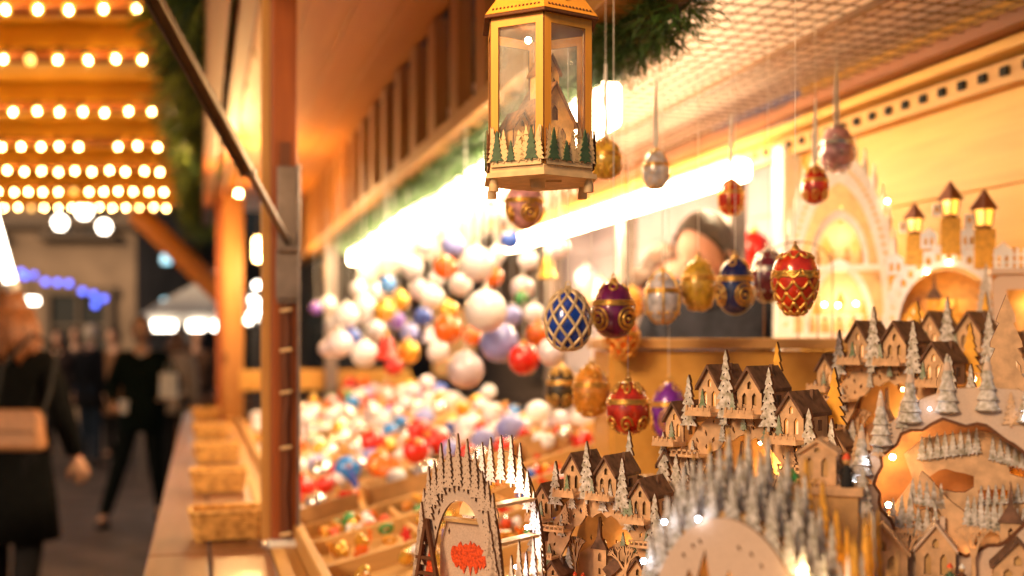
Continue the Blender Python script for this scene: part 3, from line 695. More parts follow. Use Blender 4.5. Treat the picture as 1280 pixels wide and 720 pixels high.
# ---- frosted forest arch at the front
def forest():
    rnd = random.Random(31)
    t = empty('forest_arch', (0,0,0), 0, 'frosted grey forest arch with dense fir rows around a plain snowy half disc', 'wooden arch', 'laser-cut wooden candle arches')
    m = MB(); m.box((0,.045,.006), (.19,.11,.012)); m.build('base', M['rawply'], t)
    out = arc(.066, .108, .012, 32)
    cave = [(q[0], .012+(q[1]-.012)*1.22) for q in [(.044,.012),(.042,.03),(.034,.044),(.030,.060),(.023,.052),(.018,.062),(.010,.050),(.004,.068),(-.004,.054),(-.012,.060),(-.016,.080),(-.024,.058),(-.030,.066),(-.037,.046),(-.044,.034),(-.046,.012)]]
    hs = [slot(x, z+.006, .003, .005, .5) for x, z in ((-.02,.094),(-.026,.090),(.012,.092),(.022,.088),(-.034,.082),(.03,.08))]
    m = MB(); m.fret(out+cave[::-1], hs, -.004, .004); m.build('snow_panel', [M['snowply'], M['burn']], t)
    m = MB(); m.fret(arc(.06,.105,.012,24), (), .03, .003); m.build('inner_panel', [M['rawply'], M['burn']], t)
    church(t, -.005, .012, .012, .06, rnd); m = MB(); bare_tree(m, .024, .012, .05, .010, rnd); m.build('bare_tree', [M['ply'], M['burn']], t)
    for j, (y, rx, rz, n, hh) in enumerate(((.000,.072,.112,13,.050), (.016,.078,.124,14,.056), (.034,.082,.128,15,.06), (.054,.084,.132,15,.064))):
        for i in range(n):
            a = R(6+168*(i+.5*(j % 2))/(n-.5)); x = rx*math.cos(a); z = .012+rz*math.sin(a)
            h = hh*rnd.uniform(.85,1.2); add_fir(t, x, y, max(.012, z-h*.34), .0165, h, rnd, 'frost' if j < 3 else 'gold_litwood', 7, True, .0028)
    for i in range(8):                                        # tall pickets down the side, LED light put into their colour
        add_fir(t, .092+.001*(i % 2), .006+.011*i, .012, .014, rnd.uniform(.085,.12), rnd, 'gold_litwood' if i % 3 else 'whitefret', 7, False, .0028)
        add_fir(t, .105, .002+.013*i, .012, .013, rnd.uniform(.05,.08), rnd, 'rawply', 6, False, .0028)
    m = MB()
    for i in range(7): m.fret(arc(.070,.112,.012,30)+arc(.066,.106,.012,30)[::-1], (), .004+.009*i, .002)
    m.build('rib', [M['rawply'], M['burn']], t)
    for p in ((.070,-.006,.06), (.062,-.006,.085)): led(t, p, False, .003)
    for p in ((-.068,-.006,.080), (-.050,-.006,.113), (-.072,-.008,.03), (-.02,-.008,.118)): led(t, p, True, .0013)
    glow(t, (.078,.04,.05), .09); glow(t, (.0,.022,.05), .05)
    return t
place(forest(), 908, .985, ZS(-.283), -33, 1.12)

# ---- big forest arch with the valley
def valley():
    rnd = random.Random(41)
    t = empty('valley_arch', (0,0,0), 0, 'big wooden arch with snowy turned firs above an oval carved valley', 'wooden arch', 'laser-cut wooden candle arches')
    m = MB(); m.box((.01,.04,-.0257), (.27,.10,.0755)); m.build('base', M['rawply'], t)
    out = [(.145,.012),(.142,.06),(.128,.115),(.10,.155),(.065,.178),(.03,.188),(0,.190),(-.028,.188),(-.058,.176),(-.085,.150),(-.105,.112),(-.116,.062),(-.119,.012)]
    def op(rx, rz, cx, cz, n=44, w=.04): return [(cx+rx*math.cos(2*PI*i/n)*(1+w*math.sin(i*2.1)), cz+rz*math.sin(2*PI*i/n)*(1+w*1.4*math.sin(i*1.7))) for i in range(n)]
    hole = op(.068, .060, -.024, .098)
    hs = [hole]+[slot(x, z, .004, .007, .4) for x, z in ((-.098,.10),(-.101,.06),(-.085,.138),(.09,.14),(.115,.09),(.1,.12),(-.105,.04),(.12,.05),(-.06,.165),(.05,.168),(0,.172))]
    m = MB(); m.fret(out, hs, 0, .007); m.build('front_panel', [M['snowply'], M['burn']], t)
    m = MB(); m.fret(op(.0695,.0615,-.024,.098), [op(.0665,.0585,-.024,.098)], -.0012, .0012); m.build('burnt_rim', [M['burn'], M['burn']], t)
    m = MB(); m.fret([(x*.96, z*.98) for x, z in out], (), .075, .003); m.build('rear_panel', [M['shadeply'], M['burn']], t)  # rear panel dark, recess shade put into its colour
    for i in range(26):                                       # low-relief firs glued on the plate
        a = R(rnd.uniform(-8,188)); x = -.012+.086*math.cos(a)*rnd.uniform(1,1.22); z = .098+.074*math.sin(a)*rnd.uniform(1,1.12); h = rnd.uniform(.014,.034)
        if z < .02 or z > .168: continue
        add_fir(t, x, -.0022-.001*(i % 2), z-h*.4, h*.46, h, rnd, ('ply','frost','snowply')[i % 3], 6, True, .0022)
    # valley layers
    m = MB(); m.fret([(-.098,.012),(.08,.012),(.075,.118),(.05,.136),(.03,.142),(.0,.148),(-.03,.143),(-.050,.140),(-.068,.124),(-.060,.10),(-.08,.07),(-.098,.06)], [op(.020,.011,-.026,.100,14,.12), op(.012,.006,.035,.112,10,.14), op(.016,.007,.012,.088,10,.14)], .030, .008); m.build('hill', [M['ply'], M['burn']], t)
    m = MB(); m.fret([(-.098,.012),(.08,.012),(.078,.052),(.05,.066),(.02,.056),(-.01,.07),(-.03,.086),(-.045,.104),(-.052,.11),(-.055,.104),(-.04,.080),(-.03,.062),(-.06,.05),(-.098,.045)], [op(.012,.010,.004,.048,10,.1), op(.007,.012,-.05,.064,10,.14), op(.010,.005,.045,.050,10,.14)], .014, .008); m.build('hill', [M['ply'], M['burn']], t)
    def firs(x0, x1, z0, z1, n, h, y):
        for i in range(n): add_fir(t, x0+(x1-x0)*i/(n-1), y, z0+(z1-z0)*i/(n-1), h*.36, h, rnd, 'frost', 6, False, .0022)
    firs(-.052,-.004,.118,.126,8,.026,.0255); firs(.010,.055,.120,.108,8,.024,.027); firs(-.060,-.035,.078,.074,5,.026,.014); firs(-.012,.016,.060,.056,6,.030,.013); firs(.03,.056,.056,.06,6,.024,.013); firs(-.085,-.062,.052,.062,4,.030,.008); firs(.0,.05,.078,.084,9,.020,.026); firs(-.07,-.04,.046,.05,5,.03,.010)
    church(t, .024, .008, .02, .085, rnd)
    m = MB(); m.fret(shift(gable(.034,.02,.018), .03, .075), (), .05, .01); m.build('barn', [M['gold_litwood'], M['roof']], t)
    house(t, -.086, -.020, .012, .044, .026, .024, .035, rnd, True, balcony=False, roof='ply')
    house(t, -.040, -.014, .012, .034, .030, .022, .03, rnd, True, balcony=False, roof='snowply')
    house(t, .028, -.020, .012, .040, .020, .022, .036, rnd, True, balcony=False, roof='roof')
    house(t, .092, -.022, .012, .046, .036, .030, .036, rnd, True, face='snowply', balcony=False, roof='snowply')
    for (x, h, y, sp) in ((-.064,.060,-.010,.34), (-.008,.066,-.012,.34), (.056,.074,-.012,.34), (-.108,.05,-.03,.4)):
        m = MB(); bare_tree(m, x, .012, h, y, rnd, spread=sp); m.build('bare_tree', [M['ply'], M['burn']], t)
    for (x, z, h) in ((-.112,.012,.085), (-.104,.04,.07), (.118,.05,.08), (.132,.012,.09)): add_fir(t, x, -.006, z, h*.4, h, rnd, 'frost', 7)
    for (x, c, hh) in ((-.028,'darkgreen','redglit'), (-.018,'burn','white'), (.062,'burn','redglit')): figure(t, x, -.03, .012, .022, c, hh)
    # turned, snow-tipped firs on the rim
    for (x, z, h, w) in ((-.114,.072,.046,.020), (-.105,.106,.048,.021), (-.088,.134,.052,.022), (-.062,.156,.052,.023), (-.030,.166,.054,.023), (.004,.168,.052,.023), (.040,.158,.056,.025), (.088,.118,.064,.030), (.116,.085,.066,.030), (.130,.04,.066,.03), (-.116,.040,.044,.018)):
        m = MB(); pr = []; n = 5
        for i in range(n):
            f = i/n; pr += [(w*.5*(1-f)**.8*.62+.001, h*f*.92), (w*.5*(1-f)**.8, h*(f*.92+.03)), (w*.5*(1-f)**.8*.9, h*(f*.92+.055))]
        pr += [(w*.10, h*.90), (w*.03, h)]
        m.M = Matrix.Translation((x, -.004, z)); m.lathe(pr, 12, sy=.55)
        ft = m.build('fir_tree', M['frost'], t, True)
        m = MB(); m.M = Matrix.Translation((x, -.004, z)); m.lathe([(w*.17,h*.72),(w*.16,h*.78),(w*.06,h*.93),(w*.035,h*1.005)], 12, sy=.6); m.build('snow_tip', M['snowply'], ft, True)
    for p in ((-.078,.02,.122), (-.082,.03,.075), (-.06,.06,.148)): led(t, p, False, .0028)
    for p in ((-.110,-.01,.10), (-.045,-.012,.170), (.035,-.01,.165), (-.1,-.01,.12)): led(t, p, True, .0011)
    glow(t, (-.082,.042,.112), .17, (1,.6,.25), .015); glow(t, (.055,.05,.10), .03); glow(t, (.0,-.008+.02,.035), .02); glow(t, (-.092,-.005,.03), .012); glow(t, (.06,.045,.04), .05)
    return t
place(valley(), 1228, 1.19, ZS(-.335)+.073, -20, 1.15)

# ---- tall fretwork fir panel
def firpanel():
    rnd = random.Random(51)
    t = empty('fretwork_firs', (0,0,0), 0, 'tall plain fretwork fir silhouettes with burnt edges and a small lit doorway', 'wooden panel')
    for (x, z, w, h, y) in ((.0,.06,.075,.155,0), (-.052,.03,.05,.125,-.006), (.060,.05,.08,.175,-.004), (-.030,.02,.045,.09,-.012)):
        m = MB(); m.fret(shift(fir(w, h, 7, .02, rnd=rnd), x, z), [slot(x+rnd.uniform(-.2,.2)*w, z+h*f, .004, .012, rnd.uniform(-.6,.6)) for f in (.15,.3,.45,.6)] , y, .004); m.build('fir_tree', [M['ply'], M['burn']], t)
    m = MB(); m.fret([(-.09,0),(.12,0),(.12,.075),(.06,.085),(.0,.08),(-.05,.05),(-.09,.04)], [[(.008,.02),(.032,.02),(.032,.05),(.02,.062),(.008,.05)]], .004, .004); m.build('hill', [M['ply'], M['burn']], t)
    m = MB(); m.fret([(.004,.015),(.036,.015),(.036,.052),(.02,.066),(.004,.052)], (), .012, .002); m.build('doorway', [M['warmwin'], M['burn']], t)
    m = MB(); m.box((.015,.008,-.004), (.22,.05,.008)); m.build('base', M['rawply'], t)
    led(t, (.018,-.002,.03))
    return t
fpn = place(firpanel(), 1258, 1.415, ZS(-.2595)+.008*1.45, -16, 1.45)
m = MB()
# ---- little winter hut in front of the amber village
def hut():
    rnd = random.Random(61)
    t = empty('winter_hut', (0,0,0), 0, 'little plank roofed hut with a carved red capped figure on its platform', 'wooden hut')
    m = MB(); m.box((0,.02,-.004), (.075,.06,.008)); m.build('platform', M['ply'], t)
    m = MB(); m.box((0,.02,-.1025), (.065,.05,.189)); m.build('base', M['rawply'], t)
    house(t, -.008, .012, 0, .036, .030, .012, .03, rnd, False, balcony=False, roof='ply')
    figure(t, .022, -.004, 0, .034, 'black', 'redglit')
    m = MB(); m.lathe([(.009,0),(.007,.004),(.001,.012)], 8, (-.030,-.004,.004)); m.build('green_bush', M['b_green'], t)
    m = MB()
    for s in (-1,1): m.tube([(-.026,s*.004-.008,.002),(-.008,s*.004-.008,.002),(-.004,s*.004-.008,.008)], .0009, 5)
    m.box((-.016,-.008,.006), (.018,.010,.002)); m.build('sledge', M['rawply'], t)
    add_fir(t, .036, .004, -.03, .022, .05, rnd, 'frost', 6)
    return t
place(hut(), 1030, 1.12, CZ-.138, -22, 1.0)

# ---- white gothic arch and castle arch on the cabinet top
def gothic():
    rnd = random.Random(71)
    t = empty('gothic_arch', (0,0,0), 0, 'tall pointed white fretwork arch glowing on the cabinet top beside the back wall', 'wooden arch')
    def pt(w, h, n=14):
        q = [(w*math.cos(R(90*i/n))**.8, h*math.sin(R(90*i/n))**.9*(.80)+h*.2*(i/n)**2) for i in range(n+1)]
        return q+[(-x, z) for x, z in q[-2::-1]]
    m = MB(); m.box((0,.035,.006), (.26,.09,.012)); m.build('base', M['whitefret'], t)
    def hl(n, w, h, wi, hi): 
        hs = []
        for i in range(n):
            a = (i+.5)/n; s = 1 if i % 2 else -1; f = a*.92
            wm = (w+wi)/2; hm = (h+hi)/2
            hs.append(slot(s*wm*math.cos(R(90*f))**.8, hm*(math.sin(R(90*f))**.9*.8+.2*f*f), (w-wi)*.30, .013, .5*s))
        return hs
    m = MB(); m.fret(pt(.125,.40)+pt(.092,.33)[::-1], hl(44,.125,.40,.092,.33), 0, .004); m.build('front_panel', [M['whitefret'], M['rawply']], t)
    m = MB(); m.fret(pt(.12,.38), [slot(x, z, .02, .05, 0) for x, z in ((-.05,.06),(0,.08),(.05,.06),(-.03,.2),(.03,.2),(0,.27))], .065, .003); m.build('rear_panel', [M['lanternlt'], M['rawply']], t)
    m = MB(); m.box((0,.033,.15), (.21,.07,.010)); m.build('shelf', M['whitefret'], t)
    m = MB(); m.fret(pt(.075,.17)+pt(.062,.15)[::-1], (), .02, .003); o = m.build('inner_arch', [M['whitefret'], M['rawply']], t); 
    m = MB(); m.fret(shift(pt(.06,.12)+pt(.05,.10)[::-1], 0, .155), (), .02, .003); m.build('inner_arch', [M['whitefret'], M['rawply']], t)
    for i in range(9):
        for s in (-1, 1):
            f = i/9; x = s*.125*math.cos(R(90*f))**.8; z = .40*(math.sin(R(90*f))**.9*.8+.2*f*f)
            m = MB(); m.lathe([(.006,0),(.006,.03),(.003,.032),(.002,.05),(.0005,.056)], 10, (x, .002+.012*(i % 3), z-.006)); m.build('spire', M['whitefret'], t, True)
    for i in range(6): 
        m = MB(); bare_tree(m, -.07+.028*i, .012, .05, .01, rnd, spread=.35); m.build('tree', [M['whitefret'], M['rawply']], t)
    for i in range(4): figure(t, -.045+.03*i, .028, .155, .04, 'rawply', 'gold_litwood'); 
    for i in range(5): figure(t, -.06+.03*i, .032, .012, .036, 'rawply', 'roof_red')
    for p in ((.0,-.01,.07), (-.028,-.01,.072), (.036,-.01,.073), (.098,-.004,.285)): led(t, p, False, .0035)
    glow(t, (0,.030,.085), .12, (1,.76,.48), .02); glow(t, (0,.030,.22), .09, (1,.76,.48), .02); glow(t, (.03,-.12,.16), .10, (1,.86,.72), .02)  # last glow is a fill added in front to whiten the fretwork
    return t
place(gothic(), 1048, 2.54, CZ+.0153, -20, 1.06)
def castle():
    rnd = random.Random(81)
    t = empty('castle_arch', (0,0,0), 0, 'round white castle arch with three amber lantern towers and a spired chapel inside', 'wooden arch')
    m = MB(); m.box((0,.05,.006), (.32,.13,.012)); m.build('base', M['rawply'], t)
    ro, ri = .165, .125
    hs = []
    for i in range(17):
        a = R(8+164*i/16); r = (ro+ri)/2
        for q in ((.010, 0),):
            c = (r*math.cos(a)*1.0, .03+r*1.28*math.sin(a)); hs.append([(c[0]-.007,c[1]-.009),(c[0]+.007,c[1]-.009),(c[0]+.007,c[1]+.007),(c[0],c[1]+.012),(c[0]-.007,c[1]+.007)])
    out = arc(ro,ro*1.28,.03,48); out = [(x*(1+.022*((i//2) % 2)), z+.006*((i//2) % 2)) for i, (x, z) in enumerate(out)]
    poly = [(ro,.012)]+out+[(-ro,.012),(-ri,.012)]+arc(ri,ri*1.28,.03,36)[::-1]+[(ri,.012)]
    m = MB(); m.fret(poly, hs, 0, .004); m.build('front_panel', [M['whitefret'], M['rawply']], t)
    m = MB()
    A1 = arc(ri+.012,(ri+.012)*1.28,.03,40); n = len(A1)
    m.add([(x,.005,z) for x, z in A1]+[(x,.115,z) for x, z in A1], [(i,i+1,i+1+n,i+n) for i in range(n-1)]); v = m.build('vault', M['gold_litwood'], t, True)
    sd = v.modifiers.new('solid','SOLIDIFY'); sd.thickness = .003
    m = MB(); m.fret(arc(ri+.01,(ri+.01)*1.28,.012,30), (), .116, .003); m.build('rear_panel', [M['rawply'], M['burn']], t)
    m = MB(); m.fret([(-.12,.012),(.12,.012),(.12,.10),(.05,.11),(.02,.105),(-.04,.112),(-.12,.09)], (), .085, .003); m.build('hill', [M['rawply'], M['burn']], t)
    c = church(t, -.035, .03, .012, .17, rnd, 'gold_litwood')
    house(t, -.085, .02, .012, .06, .05, .04, .04, rnd, True, face='gold_litwood', balcony=False, roof='roof_red')
    add_fir(t, .02, .02, .012, .04, .10, rnd, 'gold_litwood', 6, False); add_fir(t, .085, .01, .012, .05, .16, rnd, 'frost', 7)
    def tower(x, z, s, wing):
        m = MB(); m.lathe([(.017*s,0),(.017*s,.006*s),(.020*s,.010*s)], 4, (x, .02, z)); tw = m.build('lantern_tower', M['roof_red'], t)
        m = MB(); m.lathe([(.018*s,.011*s),(.023*s,.05*s)], 4, (x, .02, z)); m.build('lit_chamber', M['amberwin'], tw)
        m = MB()
        for k in range(4):
            a = PI/2*k; m.bar((x+.0185*s*math.cos(a), .02+.0185*s*math.sin(a), z+.010*s), (x+.0235*s*math.cos(a), .02+.0235*s*math.sin(a), z+.050*s), .004*s, .004*s)
        m.build('frame', M['roof_red'], tw)
        m = MB(); m.lathe([(.036*s,.050*s),(.033*s,.054*s),(.010*s,.088*s),(.003*s,.100*s)], 4, (x, .02, z)); m.build('roof', M['roof_red'], tw)
        m = MB(); m.box((x, .02, z-.05*s), (.05*s, .05*s, .098*s)); m.build('turret', M['gold_litwood'], tw)
        m = MB(); m.box((x-.035*s, .015, z+.022*s), (.020*s, .02, .03*s)); m.box((x-.035*s, .004, z+.024*s), (.009*s, .004, .012*s), k=1); m.build('bay', [M['whitefret'], M['gold_litwood']], tw)
    tower(-.085, .278, .85, 1); tower(.005, .318, .98, 1); tower(.088, .286, 1.05, 1)
    for (x, z, w, hh) in ((-.135,.17,.045,.06), (-.050,.238,.040,.055), (.048,.236,.042,.06), (.132,.175,.048,.075)):
        m = MB(); m.fret(shift(gable(w, hh*.7, hh*.3), x, z), [[(x-w*.3,z+hh*.15),(x-w*.08,z+hh*.15),(x-w*.08,z+hh*.45),(x-w*.19,z+hh*.55),(x-w*.3,z+hh*.45)], [(x+w*.08,z+hh*.15),(x+w*.3,z+hh*.15),(x+w*.3,z+hh*.45),(x+w*.19,z+hh*.55),(x+w*.08,z+hh*.45)]], -.004, .003); m.build('gable_front', [M['whitefret'], M['rawply']], t)
    for i, (x, z) in enumerate(((-.13,.16),(-.06,.21),(.06,.21),(.15,.18))):
        m = MB(); m.box((x,.03,z+.02), (.04,.05,.07)); m.build('turret', M['gold_litwood'], t)
    for p in ((-.055,-.004,.175), (.0,-.004,.20), (-.06,-.004,.045)): led(t, p, False, .0036)
    glow(t, (0,.045,.10), .13, (1,.52,.12), .025); glow(t, (-.09,-.14,.20), .14, (1,.84,.66), .02)  # second glow is a fill added before the arch to whiten its ring
    return t
M['amberwin'] = emit('amber_tower_pane', (1,.40,.03), 1.4)
place(castle(), 1186, 2.315, CZ+.0153, -18, .77)
def fence_arch():
    rnd = random.Random(91)
    t = empty('fence_arch', (0,0,0), 0, 'pale wooden arch with a picket fence and bark covered ledge against the back wall', 'wooden arch')
    m = MB(); m.box((0,.03,.006), (.2,.1,.012)); m.build('base', M['rawply'], t)
    m = MB(); m.fret([(-.085,.012),(-.085,.13),(-.07,.145),(.10,.145),(.10,.012),(.07,.012),(.07,.11),(-.055,.11),(-.055,.012)], (), 0, .004); m.build('front_panel', [M['snowply'], M['burn']], t)
    m = MB(); m.box((.005,.03,.152), (.19,.08,.012)); m.build('ledge', M['snowply'], t)
    m = MB(); m.fret([(-.08,.012),(.1,.012),(.1,.15),(-.08,.15)], (), .06, .003); m.build('rear_panel', [M['rawply'], M['burn']], t)
    m = MB(); m.box((.005,-.006,.19), (.18,.003,.004)); m.box((.005,-.006,.172), (.18,.003,.004))
    for k in range(12): m.box((-.08+.0155*k,-.008,.181), (.006,.002,.046))
    m.build('picket_fence', M['whitefret'], t)
    add_fir(t, .04, .02, .158, .06, .17, rnd, 'frost', 8); add_fir(t, -.1, -.01, .012, .04, .16, rnd, 'frost', 8)
    glow(t, (0,.03,.08), .06)
    return t
place(fence_arch(), 1291, 2.13, CZ+.0153, -16, .82)
# ------------------------------------------------------------------ hanging lantern
M['inner'] = mat('cottage_ply', (.85,.50,.18), .7, scale=80); M['innerroof'] = mat('cottage_roof', (.26,.12,.045), .7, var=.3, scale=140, bump=.3)
def lantern():
    rnd = random.Random(101)
    Rr = .0735; hb = .188; z0 = .014
    t = empty('hanging_lantern', P(674, 229, 1.45), 0, 'amber wooden hexagonal lantern hanging before the garland, a snowy cottage inside', 'lantern')
    t.rotation_euler = (0,0,R(3))
    V = [Vector((Rr*math.cos(R(-90+60*i)), Rr*math.sin(R(-90+60*i)), 0)) for i in range(6)]
    m = MB(); 
    for z, th, k in ((0,.006,1.08), (.0065,.007,1.0)):
        a = [(v.x*k, v.y*k, z) for v in V]; b = [(v.x*k, v.y*k, z+th) for v in V]
        m.add(a+b, [tuple(range(6))[::-1], tuple(range(6,12))]+[(i,(i+1)%6,6+(i+1)%6,6+i) for i in range(6)])
    base = m.build('base', M['lanternlt'], t)
    for i in (1,2,4,5):
        m = MB(); v = V[i]; m.lathe([(.006,-.016),(.0065,-.010),(.0045,-.001),(.005,0)], 12, (v.x*.93, v.y*.93, 0)); m.build('foot', M['lanternlt'], base, True)
    m = MB(); m.lathe([(.007,-.012),(.009,-.010),(.009,-.003),(.011,.0)], 16, (-.004,-.030,0)); m.box((.016,-.022,-.0012), (.020,.010,.002)); m.build('switch_plate', M['lanternlt'], base)
    for i in range(6):
        a, b = V[i], V[(i+1) % 6]; w = (b-a).length; c = (a+b)/2
        ang = math.atan2((b-a).y, (b-a).x)
        T = Matrix.Translation(c) @ Matrix.Rotation(ang, 4, 'Z')
        e = .0098
        m = MB(); m.M = T; m.fret([(-w/2+.001,z0),(w/2-.001,z0),(w/2-.001,z0+hb),(-w/2+.001,z0+hb)], [[(-w/2+.0012+e,z0+.014),(w/2-.0012-e,z0+.014),(w/2-.0012-e,z0+hb-.016),(-w/2+.0012+e,z0+hb-.016)]], 0, .003)
        fr = m.build('side_frame', [M['lantern'], M['burn']], t)
        m = MB(); m.M = T; m.box((0,.0046,z0+hb/2), (w-.010,.001,hb-.012)); m.build('pane', M['pane'], fr)
        m = MB(); m.M = T; pts = [(-w/2+.002,z0-.001),(w/2-.002,z0-.001)]; top = []
        n = 22
        for j in range(n+1):
            x = w/2-.002-(w-.004)*j/n; f = abs(j/n-.5)*2
            top.append((x, z0+.020+.024*f**2+.008*rnd.uniform(-1,1)))
        m.fret(pts+top, [slot(rnd.uniform(-.7,.7)*w/2, z0+.012+rnd.uniform(0,.012), .003, .004, 0) for _ in range(0)], -.0030, .0022); fz = m.build('snow_frieze', [M['lanternlt'], M['burn']], fr)
        for (x, h, wd) in ((-w*.42,.046,.016),(-w*.22,.042,.018),(w*.06,.040,.020),(w*.20,.046,.018),(w*.43,.044,.015)):
            q = MB(); q.M = T; q.fret(shift(fir(wd, h, 7, .05, rnd=rnd), x, z0+.003), fir_holes(x, z0+.003, wd, h, rnd, 5), -.0042, .0011); q.build('snowy_fir', [M['lanternlt'], M['burn']], fz)
        for (x, h, wd) in ((-w*.34,.040,.018), (-w*.08,.026,.013), (w*.30,.042,.019)):
            q = MB(); q.M = T; q.fret(shift(fir(wd, h, 6, .06, rnd=rnd), x, z0+.004), (), -.0056, .0022); q.build('fir_tree', [M['darkgreen'], M['darkgreen']], fz)
        q = MB(); q.M = T
        for k in range(6): 
            aa = R(60*k); q.fret([(w*.12+.0009*math.cos(aa+1.57),z0+.036+.0009*math.sin(aa+1.57)),(w*.12+.008*math.cos(aa),z0+.036+.008*math.sin(aa)),(w*.12-.0009*math.cos(aa+1.57),z0+.036-.0009*math.sin(aa+1.57))], (), -.005, .0016)
        q.build('snowflake', [M['lanternlt'], M['burn']], fz)
    # roof: six sloping panels with burnt snowflakes
    zr = z0+hb
    ap = .105
    m = MB()
    k = 1.10; tt = .30
    lo = [(v.x*k, v.y*k, zr) for v in V]; hi = [(v.x*k*tt, v.y*k*tt, zr+ap*(1-tt)) for v in V]
    lo2 = [(v.x*k*.96, v.y*k*.96, zr-.001) for v in V]
    m.add(lo+hi, [(i,(i+1)%6,6+(i+1)%6,6+i) for i in range(6)]+[tuple(range(6,12))]+[tuple(range(6))[::-1]])
    rf = m.build('roof', M['lantern'], t)
    m = MB(); m.add([(v.x*1.11, v.y*1.11, zr-.004) for v in V]+[(v.x*1.11, v.y*1.11, zr-.0008) for v in V], [tuple(range(6))[::-1], tuple(range(6,12))]+[(i,(i+1)%6,6+(i+1)%6,6+i) for i in range(6)]); m.build('eave', M['burn'], rf)
    for i in range(6):
        a = Vector(lo[i]); b = Vector(lo[(i+1)%6]); c = Vector(hi[i]).lerp(Vector(hi[(i+1)%6]), .5); mid = (a+b)/2
        x = (b-a).normalized(); y = (c-mid).normalized(); n_ = x.cross(y).normalized()
        if n_.dot(mid-Vector((0,0,mid.z))) < 0: n_ = -n_
        o = mid+y*.030+n_*.0006
        q = MB()
        for kk in range(6):
            aa = R(60*kk+30); d = x*math.cos(aa)+y*math.sin(aa); pd = x*-math.sin(aa)+y*math.cos(aa)
            q.bar(o, o+d*.011, .0016, .0012, up=n_)
            for ss in (-1,1): q.bar(o+d*.006, o+d*.009+pd*ss*.004, .0013, .0012, up=n_)
        q.build('snowflake_cut', M['burn'], rf)
        q = MB()
        for kk in range(13):
            cpos = mid+y*.007+x*((kk-6)*.0052)+n_*.0006; q.bar(cpos-y*.0013, cpos+y*.0013, .0022, .0012, up=n_)
        q.build('dot_border', M['burn'], rf)
    m = MB(); m.tube([(0,0,zr+ap*.69),(0,0,zr+1.2)], .0012, 6); m.build('hanging_cord', M['burn'], t)
    # cottage inside
    m = MB(); m.lathe([(.045,z0),(.045,z0+.003)], 6); m.build('inner_floor', M['lanternlt'], t)
    h = house(t, .006, -.026, z0+.004, .060, .056, .048, .050, rnd, False, face='inner', side='inner', balcony=True, roof='innerroof')
    h2 = house(t, -.036, -.016, z0+.004, .026, .046, .020, .026, rnd, False, face='inner', balcony=False, roof='innerroof')
    h.rotation_euler.z = R(30); h2.rotation_euler.z = R(30)
    h3 = house(t, .008, -.014, z0+.086, .026, .038, .022, .024, rnd, False, face='inner', balcony=False, roof='innerroof')
    h3.rotation_euler.z = R(30)
    m = MB(); m.ball((-.020,-.030,z0+.006), .011, 12, 8); m.build('snow_heap', M['rawply'], t, True)
    led(t, (.024,-.028,z0+.025), False, .0022); led(t, (-.014,.0,z0+hb-.020), False, .0045)
    glow(t, (.030,-.045,z0+.035), .006); glow(t, (-.03,-.045,z0+.11), .016, (1,.7,.35))
    return t
lantern()

